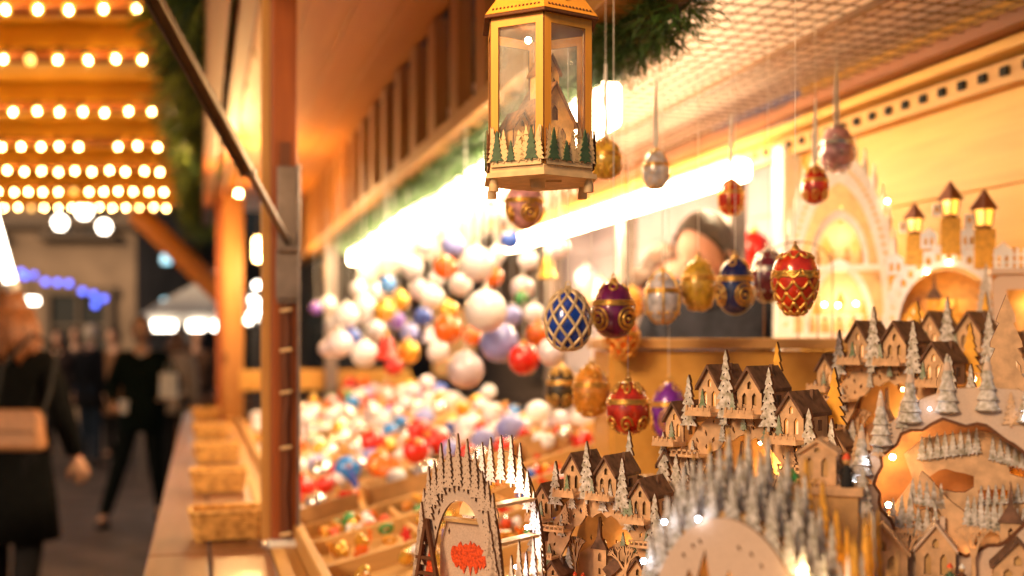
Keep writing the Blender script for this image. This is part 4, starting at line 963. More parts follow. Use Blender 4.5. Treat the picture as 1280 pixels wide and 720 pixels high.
# ------------------------------------------------------------------ hanging painted eggs
def egg_r(f, point):                          # f 0 bottom .. 1 top
    a = PI*f
    return math.sin(a)**.92*(1+(.16 if point else -.10)*math.cos(PI*(1-f)))**1
def egg(px, py, wpx, hpx, shell, motif, label, wm=.068, point=False, band='gold', ribbon=False, seed=0, dz=0, top=None):
    rnd = random.Random(seed+px)
    d = F*wm/wpx; Rr = wm/2; Hh = hpx/F*d/2
    p = P(px, py, d)
    t = empty('painted_egg', p, rnd.uniform(-1,1), label, 'egg ornament', 'painted glass eggs hanging in the stall')
    rad = lambda f: max(.0004, Rr*egg_r(f, point)/1.0)
    z = lambda f: -Hh*math.cos(PI*f)
    mx = max(rad(i/60) for i in range(61)); 
    rad0 = rad; rad = lambda f: rad0(f)*Rr/mx
    m = MB(); m.lathe([(rad(i/28), z(i/28)) for i in range(29)], 32); m.build('shell', M[shell], t, 'all')
    def S_(f, a, k=1.008): return Vector((rad(f)*math.cos(a)*k, rad(f)*math.sin(a)*k, z(f)*k))
    g = MB(); tr = Rr*.040
    if motif == 'net':
        for s in (-1, 1):
            for k in range(9): g.tube([S_(.07+.86*i/20, 2*PI*k/9+s*i/20*2.5) for i in range(21)], tr*1.9, 6)
    elif motif == 'scale':
        for row in range(7):
            f = .12+.105*row+.0; n = 9
            if .60 < f < .66: continue
            for k in range(n):
                a0 = 2*PI*(k+.5*(row % 2))/n
                g.tube([S_(f+.080*abs(j/4-1)**1.7, a0+(j/4-1)*PI/n, 1.012) for j in range(9)], tr*1.5, 6)
    elif motif == 'medal':
        for k in range(4):
            a = PI/2*k
            for q, rr in ((.40,.30),(.40,.18)):
                pts = [S_(q+rr*.42*math.sin(2*PI*j/18), a+rr*1.7*math.cos(2*PI*j/18), 1.015) for j in range(19)]
                g.tube(pts, tr*(1.6 if rr > .2 else 2.2), 6)
            g.ball(S_(.40, a, 1.0), Rr*.12, 10, 8)
            for q in (.80,): g.tube([S_(q+.06*math.sin(2*PI*j/10), a+PI/4+.3*math.cos(2*PI*j/10), 1.015) for j in range(11)], tr*1.4, 6)
    elif motif == 'swirl':
        for k in range(7):
            a = 2*PI*k/7
            for q, sg in ((.30,1),(.76,-1)):
                g.tube([S_(q+.13*(1-j/16)*math.sin(j*.62)*1.0, a+sg*.33*(1-j/16)*math.cos(j*.62), 1.014) for j in range(15)], [tr*1.5]*15, 6)
            g.ball(S_(.15, a+.4, 1.0), Rr*.06, 8, 6); g.ball(S_(.54, a, 1.0), Rr*.05, 8, 6)
    elif motif == 'cross':
        for k in range(6): g.tube([S_(.06+.88*i/20, 2*PI*k/6) for i in range(21)], tr*1.6, 6)
        for k in range(12): g.ball(S_(.30, 2*PI*(k+.5)/12, 1.0), Rr*.10, 8, 6); g.ball(S_(.74, 2*PI*(k+.5)/12, 1.0), Rr*.07, 8, 6)
    elif motif == 'grain':
        for k in range(120):
            f = rnd.uniform(.08,.93); g.ball(S_(f, rnd.uniform(0,2*PI), 1.0), Rr*rnd.uniform(.05,.10), 6, 5)
    g.build('raised_motif', M[band], t, 'all')  # raised metal motif of the shell, a lattice only on the net egg
    g = MB()
    for f in (.56, .60) if motif != 'net' else (.5,): 
        if motif == 'net': break
        g.ring((0,0,z(f)), rad(f)*1.005, tr*1.6)
    if motif != 'net': g.lathe([(rad(.565)*1.012,z(.565)),(rad(.58)*1.014,z(.58)),(rad(.595)*1.012,z(.595))], 32)
    if g.v: g.build('belt', M[band], t, 'all')
    m = MB(); zt = Hh
    m.lathe([(Rr*.26,zt-Rr*.10),(Rr*.24,zt+Rr*.02),(Rr*.16,zt+Rr*.05),(Rr*.15,zt+Rr*.15),(Rr*.05,zt+Rr*.17)], 16); m.ring((0,0,zt+Rr*.24), Rr*.11, Rr*.03, 'y', 14); m.build('cap', M[band], t, 'all')
    zc = zt+Rr*.3
    ztop = (top if top is not None else (H(.655) if ribbon else H(.93)))-p.z
    m = MB()
    if ribbon:
        m.tube([(0,0,ztop),(.0,0,min(ztop-.01,zc+.115))], .0006, 5); zto = ztop; ztop = min(ztop-.01, zc+.12)
        m.add([(-.003,0,zc-.004),(.003,0,zc-.004),(.0022,.001,ztop),(-.0022,.001,ztop)], [(0,1,2,3)])
        m.tube([(0,0,zc-.006),(.004,0,zc+.012),(.002,.001,(zc+ztop)/2),(0,.001,ztop)], .0017, 6)
        m.tube([(0,0,zc-.006),(-.006,.0,zc+.012),(-.004,.001,(zc+ztop)/2),(0,.001,ztop)], .0017, 6)
        m.build('ribbon', M['ribbon'], t)
    else:
        m.tube([(0,0,zc-.004),(0,0,ztop)], .0006, 5); m.build('thread', M['ribbon'], t)
    return t
egg(710,400,57,76,'e_blue','net','cobalt blue egg wrapped in a pale gold diamond net', band='palegold')
egg(767,388,54,72,'e_purple','medal','wine purple egg with gold belt and round gold medallions')
egg(778,424,43,56,'e_orange','scale','bright orange egg tucked behind the wine purple egg', point=True)
egg(790,380,30,40,'e_amber','grain','small amber egg peeping out between the purple and the white blue eggs')
egg(828,372,46,66,'e_white','cross','white and pale blue egg with gold ribs and purple specks')
egg(873,356,45,66,'e_gold','grain','golden knobbly egg in front of the vendors\' faces')
egg(919,358,47,72,'e_navy','medal','navy egg with big golden rosettes and a domed gold lid')
egg(960,345,44,66,'e_dark','cross','dark wine egg with silver mounts half behind the scaled scarlet egg', band='silver')
egg(994,354,57,84,'e_red','scale','scarlet egg with golden fish scale cells and a wide gold belt', point=True)
egg(757,200,40,50,'e_gold','swirl','olive gold egg hanging on a ribbon just beside the lantern', ribbon=True, wm=.054)
egg(820,213,35,50,'e_white','grain','pearl white egg with gold grain on a white ribbon below the wire mesh', ribbon=True, wm=.054)
egg(914,247,34,46,'e_red','cross','red egg with gold ribs on a ribbon above the vendor\'s dark hair', ribbon=True, band='gold', wm=.054)
egg(1019,232,33,48,'e_red','swirl','small coral red egg in front of the white gothic arch', ribbon=True, wm=.05)
egg(1046,187,43,60,'e_pink','grain','speckled silvery rose egg hanging on a long ribbon high before the pine wall', ribbon=True, band='silver')
egg(656,259,48,56,'e_pink','medal','pink and lilac egg hanging right below the lantern', point=True)
egg(620,272,26,34,'e_orange','swirl','small blurred orange egg in the white glare beside the lantern', ribbon=True)
egg(702,485,38,56,'e_black','swirl','black and gold egg at the low end of the bottom row of eggs', top=H(.3))
egg(739,489,47,66,'e_amber','grain','amber gold egg with jewelled flecks in the bottom row of eggs', top=H(.3))
egg(785,510,54,68,'e_red','swirl','red egg with gold swirls hanging lowest above the unlit village', point=False, top=H(.3))
egg(836,514,45,74,'e_violet','medal','violet, white and gold egg half hidden by the glowing village arch', top=H(.3))
for o in list(sc.objects):                     # the bottom row hangs on long threads too
    pass
# wire egg hanger standing on the cabinet
t = empty('egg_rack', P(1010, 424, 2.33), 0, 'thin arched wire rack standing on the cabinet in front of the gothic arch', 'wire rack')
m = MB(); m.tube([(-.09,0,0),(-.09,0,.15)]+[(-.02-.07*math.cos(R(a)), 0, .15+.05*math.sin(R(a))) for a in range(15,181,15)]+[(.05,0,0)], .0016, 6); m.build('wire_arch', M['wire'], t)
m = MB(); m.tube([(-.02,0,.2),(-.02,0,0)], .0014, 6); m.tube([(.02,.0,.18),(.02,0,0)], .0014, 6); m.build('upright', M['wire'], t)

# ------------------------------------------------------------------ baubles
def bauble_mesh(kind, mt):
    m = MB(); r = 1.
    if kind == 'ball': m.ball((0,0,0), r, 20, 14)
    elif kind == 'drop': m.lathe([(.01,-1.5),(.25,-1.05),(.7,-.5),(.92,0),(.80,.5),(.45,.85),(.12,1.0)], 18)
    elif kind == 'star':
        pts = []
        for i in range(10):
            a = PI/2+2*PI*i/10; q = 1.15 if i % 2 == 0 else .5; pts.append((q*math.cos(a), q*math.sin(a)))
        n = len(pts)
        m.add([(x,0,z) for x, z in pts]+[(0,-.35,0),(0,.35,0)], [(i,(i+1)%n,n) for i in range(n)]+[((i+1)%n,i,n+1) for i in range(n)])
    elif kind == 'bell': m.lathe([(.95,-.9),(.90,-.75),(.62,-.3),(.52,.3),(.35,.72),(.08,.9)], 18)
    z = {'ball':1, 'drop':1, 'star':1.1, 'bell':.9}[kind]
    m.lathe([(.22,z-.06),(.22,z+.12),(.08,z+.16)], 12, k=1); m.ring((0,0,z+.26), .12, .035, 'y', 12, 5, k=1)
    return m.build('bauble', [M[mt], M['gold'] if mt in ('b_red','b_gold','b_orange','b_green') else M['silver']], None, 'all' if kind != 'star' else False)
BM = {}
def bauble(kind, mt, p, r, rot, label, group, cat='bauble'):
    if (kind, mt) not in BM: o = bauble_mesh(kind, mt); BM[(kind, mt)] = o.data
    else: o = bpy.data.objects.new('bauble', BM[(kind, mt)]); col.objects.link(o)
    o.location = p; o.scale = (r,)*3; o.rotation_euler = rot
    tag(o, label, cat, group); return o
ADJ = {'b_white':'white', 'b_pearl':'pearly pink white', 'b_red':'red', 'b_orange':'orange', 'b_gold':'gold', 'b_blue':'cobalt blue', 'b_lilac':'lilac blue', 'b_silver':'silver', 'b_green':'green', 'b_sky':'sky blue', 'b_violet':'violet'}
# hanging cluster; pixel, diameter in pixels, depth
HB = [(582,462,47,'b_pearl',3.0),(624,428,50,'b_lilac',3.1),(655,449,40,'b_red',3.0),(607,389,54,'b_white',3.0),(556,334,30,'b_orange',3.6),(560,412,36,'b_orange',3.5),
 (596,330,44,'b_white',3.3),(566,306,30,'b_lilac',3.5),(638,300,24,'b_blue',3.4),(484,356,22,'b_sky',4.2),(480,388,30,'b_gold',4.2),(500,376,26,'b_gold',4.3),(529,396,24,'b_blue',4.0),(540,372,30,'b_white',3.9),
 (483,434,34,'b_red',3.9),(510,440,30,'b_gold',4.0),(492,458,24,'b_red',3.9),(455,442,34,'b_white',4.0),(424,430,34,'b_pearl',4.3),(440,422,24,'b_blue',4.4),(432,396,34,'b_white',4.4),(455,385,34,'b_white',4.6),
 (420,405,28,'b_white',4.8),(525,362,26,'b_pearl',4.4),(548,440,28,'b_white',3.8),(560,388,26,'b_gold',3.8),(653,360,30,'b_pearl',3.2),(652,372,18,'b_green',3.1),(684,335,30,'b_gold',3.1),(690,440,36,'b_pearl',2.9),
 (672,418,30,'b_orange',3.2),(640,395,26,'b_lilac',3.4),(616,346,26,'b_orange',3.5),(512,416,24,'b_lilac',4.3),(470,414,26,'b_white',4.6),(545,350,22,'b_white',4.2),(668,392,26,'b_white',3.4),(515,335,26,'b_white',4.4),
 (497,402,22,'b_violet',4.5),(448,362,22,'b_white',5.0),(470,366,22,'b_pearl',4.9),(590,420,24,'b_orange',3.8),(536,418,22,'b_pearl',4.3),(410,380,20,'b_white',5.4),(395,385,16,'b_violet',5.8),(634,270,30,'b_white',3.2),(700,310,26,'b_pearl',3.3),
 (576,356,28,'b_white',3.7),(408,436,20,'b_pearl',5.2),(622,318,24,'b_white',3.6),(660,325,26,'b_white',3.4),(530,308,22,'b_pearl',4.2),(560,286,20,'b_white',4.0),(500,328,20,'b_white',4.8)]
for i, (px, py, wp, mt, d) in enumerate(HB):
    r = wp/F*d/2; kind = 'ball' if (i < 12 or i % 7) else ('drop' if i % 2 else 'bell')
    p = P(px, py, d); sib = sum(1 for q in HB if q[3] == mt)
    lab = {0:'big pearly ball hanging lowest above the bauble bed', 1:'large lilac blue ball hanging beside the red one near the eggs', 2:'plain red ball hanging beside the large lilac blue ball', 3:'large milky white ball hanging above the lilac blue ball',
           4:'small orange red ball hanging up in the glare of the strip light', 8:'deep blue ball hanging just under the lantern', 9:'sky blue ball hanging among the white ones', 12:'deep blue ball hanging midway in the cluster', 19:'deep blue ball hanging among white ones near the stall end',
           27:'green ball hanging next to the eggs'}.get(i, '%s bauble hanging in the thick cluster under the strip light' % ADJ[mt])
    o = bauble(kind, mt, p, r, (0,0,i*.7), lab, 'baubles hanging in the cluster', 'bauble'); o.name = 'hanging_bauble'
    m = MB(); m.tube([(0,0,(1.36)),(0,0,(H(.645)-p.z)/r)], .0009/r, 5); m.build('thread', M['ribbon'], o)
# baubles lying in the bed
rnd = random.Random(17)
WT = ['b_white']*9+['b_pearl']*6+['b_silver']*6+['b_red']*5+['b_gold']*3+['b_orange']*2+['b_lilac']*3+['b_sky']*2+['b_blue']+['b_green']
pts = []
def lie(u, v, r, mt, kind, zone, lift=0, label=None):
    p = W @ Vector((u, v, BZ(u)+.004+r*(.95 if kind != 'star' else .6)+lift))
    rot = (rnd.uniform(-1.3,1.3), rnd.uniform(-1.3,1.3), rnd.uniform(0,6)) if kind != 'ball' else (rnd.uniform(-1.2,1.2), rnd.uniform(-1.2,1.2), rnd.uniform(0,6))
    o = bauble(kind, mt, p, r, rot, label or '%s %s lying %s' % (ADJ[mt], {'ball':'ball bauble','drop':'drop shaped bauble','star':'star ornament','bell':'bell ornament'}[kind], zone), 'baubles lying in the display bed', 'bauble')
    return o
def scatter(n, u0, u1, v0, v1, r0, r1, zone, layers=1, wt=WT, kinds=('ball',)*8+('drop','star','bell')):
    got = 0; tries = 0; here = []
    while got < n and tries < n*60:
        tries += 1
        u = rnd.uniform(u0, u1); v = rnd.uniform(v0, v1); r = rnd.uniform(r0, r1); mt = rnd.choice(wt); kind = rnd.choice(kinds)
        lift = 0; hit = [q for q in here if (q[0]-u)**2+(q[1]-v)**2 < (q[2]+r)**2*.92]
        if hit:
            if layers > 1 and all(q[3] == 0 for q in hit) and len(hit) >= 2: lift = max(q[2] for q in hit)*1.25
            else: continue
        if lift and any((q[0]-u)**2+(q[1]-v)**2 < (q[2]+r)**2*.9 and q[3] > 0 for q in here): continue
        here.append((u, v, r, lift)); lie(u, v, r, mt, kind, zone, lift); got += 1
BIG = [(.42,3.36,.040,'b_sky','one big sky blue ball lying in the bed near the kraft boxes'),(.62,3.34,.040,'b_red','big red ball in the bed below the lilac one'),(.70,3.42,.040,'b_red','big red ball in the bed, rear one of two side by side'),(.27,3.20,.042,'b_red','big red ball lying close beside the red brown post'),
       (.88,3.22,.045,'b_lilac','big lilac ball lying at the inner edge of the bed')]
for u, v, r, mt, lb in BIG: lie(u, v, r, mt, 'ball', '', .01, lb)
scatter(62, .25, 1.09, 3.12, 4.06, .022, .040, 'in the bed compartment just behind the kraft boxes', 2)
scatter(84, .25, 1.09, 4.14, 5.26, .026, .042, 'in the middle compartment of the bed', 2)
scatter(60, .25, 1.09, 5.34, 6.56, .028, .045, 'in the far compartment of the bed', 2)
for u in (.30,.50,.70,.90): scatter(9, u-.07, u+.07, 2.79, 2.91, .020, .030, 'inside a kraft box', 2, ['b_white','b_silver','b_red','b_pearl'])
# little trinkets in the near trays
def trinket(kind):
    m = MB()
    if kind == 'ring': m.ring((0,0,0), .8, .28, 'z', 14, 6)
    elif kind == 'cone': m.lathe([(.5,-.8),(.8,-.4),(.6,.1),(.75,.15),(.4,.7),(.1,1)], 12)
    elif kind == 'star': 
        pts = []
        for i in range(10):
            a = PI/2+2*PI*i/10; q = 1.1 if i % 2 == 0 else .48; pts.append((q*math.cos(a), q*math.sin(a)))
        m.fret(pts, (), -.15, .3)
    else: m.ball((0,0,0), .8, 12, 8)
    return m
TM = {}
tw = ['b_gold','b_gold','b_red','b_orange','b_silver','b_white','b_green','e_amber','b_blue','redglit','b_gold','gold_litwood']
scn = 0
for (u0,u1,v0,v1,n,zone) in ((.24,.43,1.97,2.48,26,'tray next to the post'),(.45,.63,1.97,2.48,44,'middle tray'),(.65,.83,1.97,2.48,50,'inner tray by the spiky arch'),(.24,.43,2.52,2.70,24,'narrow tray next to the post'),(.45,.63,2.52,2.70,26,'narrow middle tray'),(.65,.83,2.52,2.70,26,'narrow inner tray')):
    for k in range(n):
        kind = rnd.choice(['ring','cone','star','bead']); mt = rnd.choice(tw); key = (kind, mt)
        if key not in TM: o = trinket(kind).build('trinket', [M[mt]]*2, None, kind != 'star'); TM[key] = o.data
        else: o = bpy.data.objects.new('trinket', TM[key]); col.objects.link(o)
        r = rnd.uniform(.013,.021); u = rnd.uniform(u0+.015,u1-.015); v = rnd.uniform(v0+.015,v1-.015)
        o.location = W @ Vector((u, v, BZ(u)+r*.8+rnd.uniform(0,.014))); o.scale = (r,)*3; o.rotation_euler = (rnd.uniform(-1,1), rnd.uniform(-1,1), rnd.uniform(0,6))
        cw = {'b_gold':'gold','b_red':'red','b_orange':'orange','b_silver':'silver','b_white':'white','b_green':'green','e_amber':'amber','b_blue':'blue','redglit':'glittery red','gold_litwood':'honey wood'}[mt]
        tag(o, 'tiny %s %s trinket in the %s' % (cw, kind, zone), 'trinket', 'trinkets in the trays')

# goods on the rear shelves, far inside
for i in range(12):
    v = 3.1+i*.19; kind = ('ball','bell','drop')[i % 3]; mt = ('b_white','b_pearl','b_red','b_white','b_gold')[i % 5]; r = .045+.012*(i % 3)
    u = 1.80; p = W @ Vector((u, v, H(.211)+r*(1.0 if kind == 'ball' else .92 if kind == 'bell' else 1.52)))
    o = bauble(kind, mt, p, r, (0,0,i), '%s %s standing on the rear shelf of the stall' % (ADJ[mt], {'ball':'ball','bell':'bell','drop':'drop'}[kind]), 'ornaments on the rear shelf', 'ornament'); o.name = 'shelf_ornament'
# ------------------------------------------------------------------ canopy across the lane, lit by rows of bulbs
can = empty('wooden_canopy', (0,0,CZ+1.3), 0, 'broad orange timber canopy over the lane with bulb strings under every rafter', 'canopy')
hC = 1.30
def yx(d): return -.285*d-.02
rows = [(2.45,.13),(3.35,.13)]+[(hC*F/(HZ-y), .126) for y in (8, 72, 137, 181, 212, 238, 258)]
m = MB()
ds = [r[0] for r in rows]
edges = [1.9]+[(ds[i]+ds[i+1])/2 for i in range(len(ds)-1)]+[11.4]
def tilt(x, d): return .012*0
for i in range(len(ds)):
    a, b = edges[i], edges[i+1]; k = 3
    for j in range(k):
        y0 = a+(b-a)*j/k+.003; y1 = a+(b-a)*(j+1)/k-.003; x1 = yx((y0+y1)/2); x0 = x1-4.2-.12*ds[i]
        m.box(((x0+x1)/2, (y0+y1)/2, .17), (x1-x0, y1-y0, .022))
m.build('roof_board', M['canopy'], can)
for i, d in enumerate(ds):
    x1 = yx(d); x0 = x1-4.2-.12*d
    m = MB(); m.box(((x0+x1)/2, d+.06, .085), (x1-x0, .05, .145)); bevel(m.build('rafter', M['rafter'], can), .005)
    m = MB(); m.box(((x0+x1)/2, d+.30, .10), (x1-x0, .035, .10)); bevel(m.build('rafter', M['rafter'], can), .005)
    m = MB(); m.box(((x0+x1)/2, d+.022, .10), (x1-x0, .018, .11)); m.build('bulb_board', M['canopy'], can)
m = MB(); m.bar((yx(2.0)-.03, 2.0, .07), (yx(11.2)-.03, 11.2, .07), .05, .18); bevel(m.build('edge_beam', M['rafter'], can), .005)
for d in (5.6, 10.9):
    m = MB(); m.box((yx(d)-4.4, d, -1.33), (.12,.12,2.9)); m.build('post', M['rafter'], can)
br0 = P(172, 268, 10.2); br1 = P(282, 372, 9.6)
m = MB(); m.bar(br0-can.location, br1-can.location, .16, .13); bevel(m.build('brace', M['brace'], can), .006)
# the bulbs themselves
def bulb_mesh():
    m = MB(); m.lathe([(.003,-.030),(.012,-.028),(.0195,-.016),(.021,-.006),(.017,.006),(.010,.014),(.009,.016)], 12)
    return m
bm_on = bulb_mesh().build('bulb', M['bulbglass'], None, True); fl = MB(); fl.ball((.002,0,-.010), .0085, 8, 6, sz=1.5); filament = fl.build('filament', M['bulb']); bm_off = bulb_mesh().build('bulb', M['dimbulb'], None, True)
k = MB(); k.lathe([(.010,.014),(.0125,.016),(.0125,.038),(.008,.042)], 10); cap = k.build('socket', M['cable'])
ORD = ('hung outside the frame above the near end', 'second', )
rowname = ['bulb string at the near end of the canopy, with the largest bulbs','bulb string on the second near rafter','warm bulb string cut by the photo\'s upper edge','warm bulb string with one dead bulb, below the topmost string','warm bulb string third from the top','warm bulb string with a gap, fourth from the top','warm bulb string fifth from the top','warm bulb string sixth from the top, above the last one','warm bulb string on the last rafter, above the globe lamps']
used_on = False
for i, (d, sp) in enumerate(rows):
    x1 = yx(d)-.055; xl = -.47*d-.4 if i > 1 else -2.6
    s = empty('bulb_string', (x1, d, CZ+hC), 0, rowname[i], 'light string', 'bulb strings under the canopy')
    n = int((x1-xl)/sp)+1
    m = MB(); m.tube([(-sp*n, 0, .046)]+[(-sp*(q/2), -.001, .046-.006*(q % 2)) for q in range(2*n, -1, -1)]+[(.05,0,.05)], .004, 5, False); m.build('cable', M['cable'], s)
    for j in range(n):
        if i == 5 and j == 5-1: continue
        dead = (i == 3 and j == 5) or (i == 7 and j == 7) or (i == 8 and j == 11)
        b = bpy.data.objects.new('bulb', (bm_off if dead else bm_on).data); col.objects.link(b); b.parent = s; b.location = (-sp*j+random.Random(i*9+j).uniform(-.006,.006), -.004, -.005*(j % 2)+random.Random(i*7+j).uniform(-.004,.004))
        rr = random.Random(i*50+j); b.rotation_euler = (rr.uniform(-.2,.2), rr.uniform(-.25,.25), 0); b.scale = (1.05,)*3
        if not dead:
            f_ = bpy.data.objects.new('filament', filament.data); col.objects.link(f_); f_.parent = b
        c = bpy.data.objects.new('socket', cap.data); col.objects.link(c); c.parent = b
for o in (bm_on, bm_off, cap, filament): bpy.data.objects.remove(o)

# lamps and light strings farther down the lane
def pendant(px, py, d, w, label):
    p = P(px, py, d); r = w/F*d/2*.72
    t = empty('pendant_lamp', p, 0, label, 'lamp', 'white lamps down the lane')
    m = MB(); m.lathe([(r*.55,-r),(r*.98,-r*.2),(r,0),(r*.8,r*.6),(r*.3,r*.95)], 14); m.build('globe', M['whitelamp'], t, True)
    m = MB(); m.lathe([(r*.34,r*.85),(r*.34,r*1.3),(r*.1,r*1.4)], 10); m.build('cap', M['cable'], t)
    m = MB(); m.tube([(0,0,r*1.3),(0,0,CZ+hC+.2-p.z)], .008, 5); m.build('rod', M['cable'], t)
pendant(75,278,10.4,23,'white globe lamp under the canopy\'s far end, beside the neon tube'); pendant(130,283,10.6,22,'white globe lamp under the canopy\'s far end, hanging lowest'); pendant(105,263,11.0,26,'white globe lamp tucked up between two lower lamps')
def tube_lamp(a, b, r, m_, label, name='neon_tube'):
    t = empty(name, a, 0, label, 'lamp'); a = Vector(a); b = Vector(b)-a
    m = MB(); m.tube([(0,0,0), b], r, 10); m.build('glass_tube', M[m_], t, True)
    m = MB(); n = b.normalized(); m.tube([-n*.03, n*.01], r*1.25, 10); m.tube([b-n*.01, b+n*.03], r*1.25, 10); m.build('end_cap', M['white'], t)
    m = MB(); m.bar(-n*.02+Vector((0,.03,0)), b+n*.02+Vector((0,.03,0)), .03, .02); m.build('holder', M['white'], t)
tube_lamp(P(-14,255,5.2), P(14,356,5.2), .024, 'whitelamp', 'slanting white neon tube at the edge of the lane')
def small_lamp(px, py, d, w, hgt, m_, label, name='lantern_lamp'):
    p = P(px, py, d); a, b = w/F*d/2, hgt/F*d/2
    t = empty(name, p, 0, label, 'lamp')
    m = MB(); m.lathe([(a*.6,-b),(a,-b*.85),(a,b*.85),(a*.6,b)], 10); m.build('glowing_shade', M[m_], t, True)
    m = MB(); m.lathe([(a*1.1,b),(a*1.15,b*1.05),(a*.3,b*1.35)], 10); m.lathe([(a*.7,-b*1.1),(a*.8,-b)], 10); m.build('metal_cap', M['cable'], t)
    m = MB(); m.tube([(0,0,b*1.3),(.0,.0,b*1.3+.12),(.06,.0,b*1.3+.16)], .006, 6); m.build('bracket', M['cable'], t)
small_lamp(323,312,6.9,12,30,'amberlamp','upright amber lamp fixed beside the far stall post'); small_lamp(40,376,7.5,17,9,'whitelamp','small flat white lamp low over the passing woman'); small_lamp(208,324,20,12,12,'tealled','pale blue lamp in the dark between houses'); small_lamp(207,378,20,10,10,'tealled','dim teal lamp low in the dark between houses'); small_lamp(298,242,5.5,7,7,'amberlamp','tiny amber lamp under the stall eaves')
def led_string(pts, d, m_, r, label, name):
    P0 = P(pts[0][0], pts[0][1], d); s = empty(name, P0, 0, label, 'light string')
    q = [P(x, y, d+i*.05)-P0 for i, (x, y) in enumerate(pts)]
    m = MB(); m.tube(q, .006, 5); m.build('cable', M['cable'], s)
    for v in q:
        m = MB(); m.ball(v+Vector((0,0,-.02)), r, 10, 8); m.build('bulb', M[m_], s, True)
led_string([(26,338),(31,343),(43,342),(57,350),(72,351),(86,352),(103,362),(117,366),(130,371),(119,379)], 13, 'blueled', .036, 'blue light string sagging before the plastered townhouse', 'blue_light_string')
led_string([(321,354),(316,372),(324,376),(330,380),(318,384),(326,388),(314,392),(311,398),(328,394),(292,390)], 11, 'whitelamp', .035, 'clump of white fairy lights behind the far stall post', 'fairy_light_string')

# market tent with white lights, down the lane
tent = empty('market_tent', (P(268,432,13.5).x, 13.5, 0), 0, 'pale roofed market tent with a row of white lights under its edge', 'tent')
m = MB(); w = .95
prof = [(w,2.08),(w*.97,2.2),(w*.55,2.42),(w*.22,2.58),(.03,2.72)]
m.lathe(prof, 4); m.M = Matrix.Identity(4); o = m.build('roof', M['ribbon'], tent); o.rotation_euler = (0,0,PI/4); o.location.z = -.33
for sx in (-1,1):
    for sy in (-1,1):
        q = MB(); q.tube([(sx*.64,sy*.64,0),(sx*.64,sy*.64,1.78)], .025, 8); q.build('pole', M['steel'], tent)
for x, w_ in ((-.42,.32),(-.02,.18),(.26,.22)):
    q = MB(); q.box((x,-.70,1.72), (w_,.06,.10)); bevel(q.build('light_bar', M['whitelamp'], tent), .02)
m = MB(); m.box((0,0,.45), (1.2,1.1,.9)); bevel(m.build('counter', M['ledge'], tent), .01)

# unseen amber lamp added under the eaves as fill for lantern and arches
for v, lb in ((1.15,'unseen amber fill lamp added under the near end of the eaves'),):
    p = W @ Vector((.12, v, H(.64)))
    t = empty('fill_lamp', p, 0, lb, 'lamp', 'added fill lamps')
    m = MB(); m.lathe([(.010,-.03),(.016,-.025),(.016,.02),(.010,.024)], 12); m.build('glowing_shade', M['amberlamp'], t, True)
    m = MB(); m.lathe([(.014,.024),(.018,.03),(.006,.045),(.005,.27)], 10); m.build('cap', M['cable'], t)
for p, e in ((W @ Vector((.12,1.15,H(.59))), 7), (P(298,252,5.45), 18), (P(323,334,6.80), 14)):  # first is the added fill, the others belong to the two small amber lamps
    L = bpy.data.lights.new('eave_or_fill_light','POINT'); L.energy = e; L.color = (1,.55,.2); L.shadow_soft_size = .03
    o = bpy.data.objects.new('eave_or_fill_light', L); col.objects.link(o); o.location = p
# ------------------------------------------------------------------ people
def skin_mesh(name, V, E, Rd, sub=2, root=0):
    me = bpy.data.meshes.new(name); me.from_pydata([tuple(v) for v in V], E, []); o = bpy.data.objects.new(name, me); col.objects.link(o)
    o.modifiers.new('skin', 'SKIN'); s = o.modifiers.new('sub', 'SUBSURF'); s.levels = sub; s.render_levels = sub
    sv = me.skin_vertices[0].data
    for i, r in enumerate(Rd):
        sv[i].radius = (r, r) if not isinstance(r, tuple) else r
        sv[i].use_root = (i == root)
    dg = bpy.context.evaluated_depsgraph_get(); ev = o.evaluated_get(dg); m2 = ev.to_mesh()
    vs = [v.co.copy() for v in m2.vertices]; fs = [tuple(p.vertices) for p in m2.polygons]
    ev.to_mesh_clear(); bpy.data.objects.remove(o); bpy.data.meshes.remove(me)
    return vs, fs
def head_geo(mb, c, T):
    n, m = 28, 20; vs = []
    for i in range(m+1):
        b = PI*i/m-PI/2
        for j in range(n):
            a = 2*PI*j/n
            x = .074*math.cos(b)*math.cos(a); y = .094*math.cos(b)*math.sin(a); z = .116*math.sin(b)
            if z < 0: k = 1-.32*(-z/.116)**1.4; x *= k; y = y*(1-.15*(-z/.116)) - .006*(-z/.116)
            if y < 0:
                y -= .024*math.exp(-(x/.013)**2-((z+.018)/.020)**2)                       # nose
                y += .010*math.exp(-((abs(x)-.030)/.015)**2-((z-.008)/.013)**2)           # eye sockets
                y -= .006*math.exp(-(x/.022)**2-((z+.056)/.009)**2)                       # lips
                y -= .006*math.exp(-(x/.022)**2-((z+.098)/.018)**2)                       # chin
                y -= .004*math.exp(-((z-.028)/.010)**2)*math.exp(-(x/.05)**2)             # brow
            vs.append(T @ (Vector((x, y, z))+c))
    mb.add(vs, [(i*n+j, i*n+(j+1)%n, (i+1)*n+(j+1)%n, (i+1)*n+j) for i in range(m) for j in range(n)])
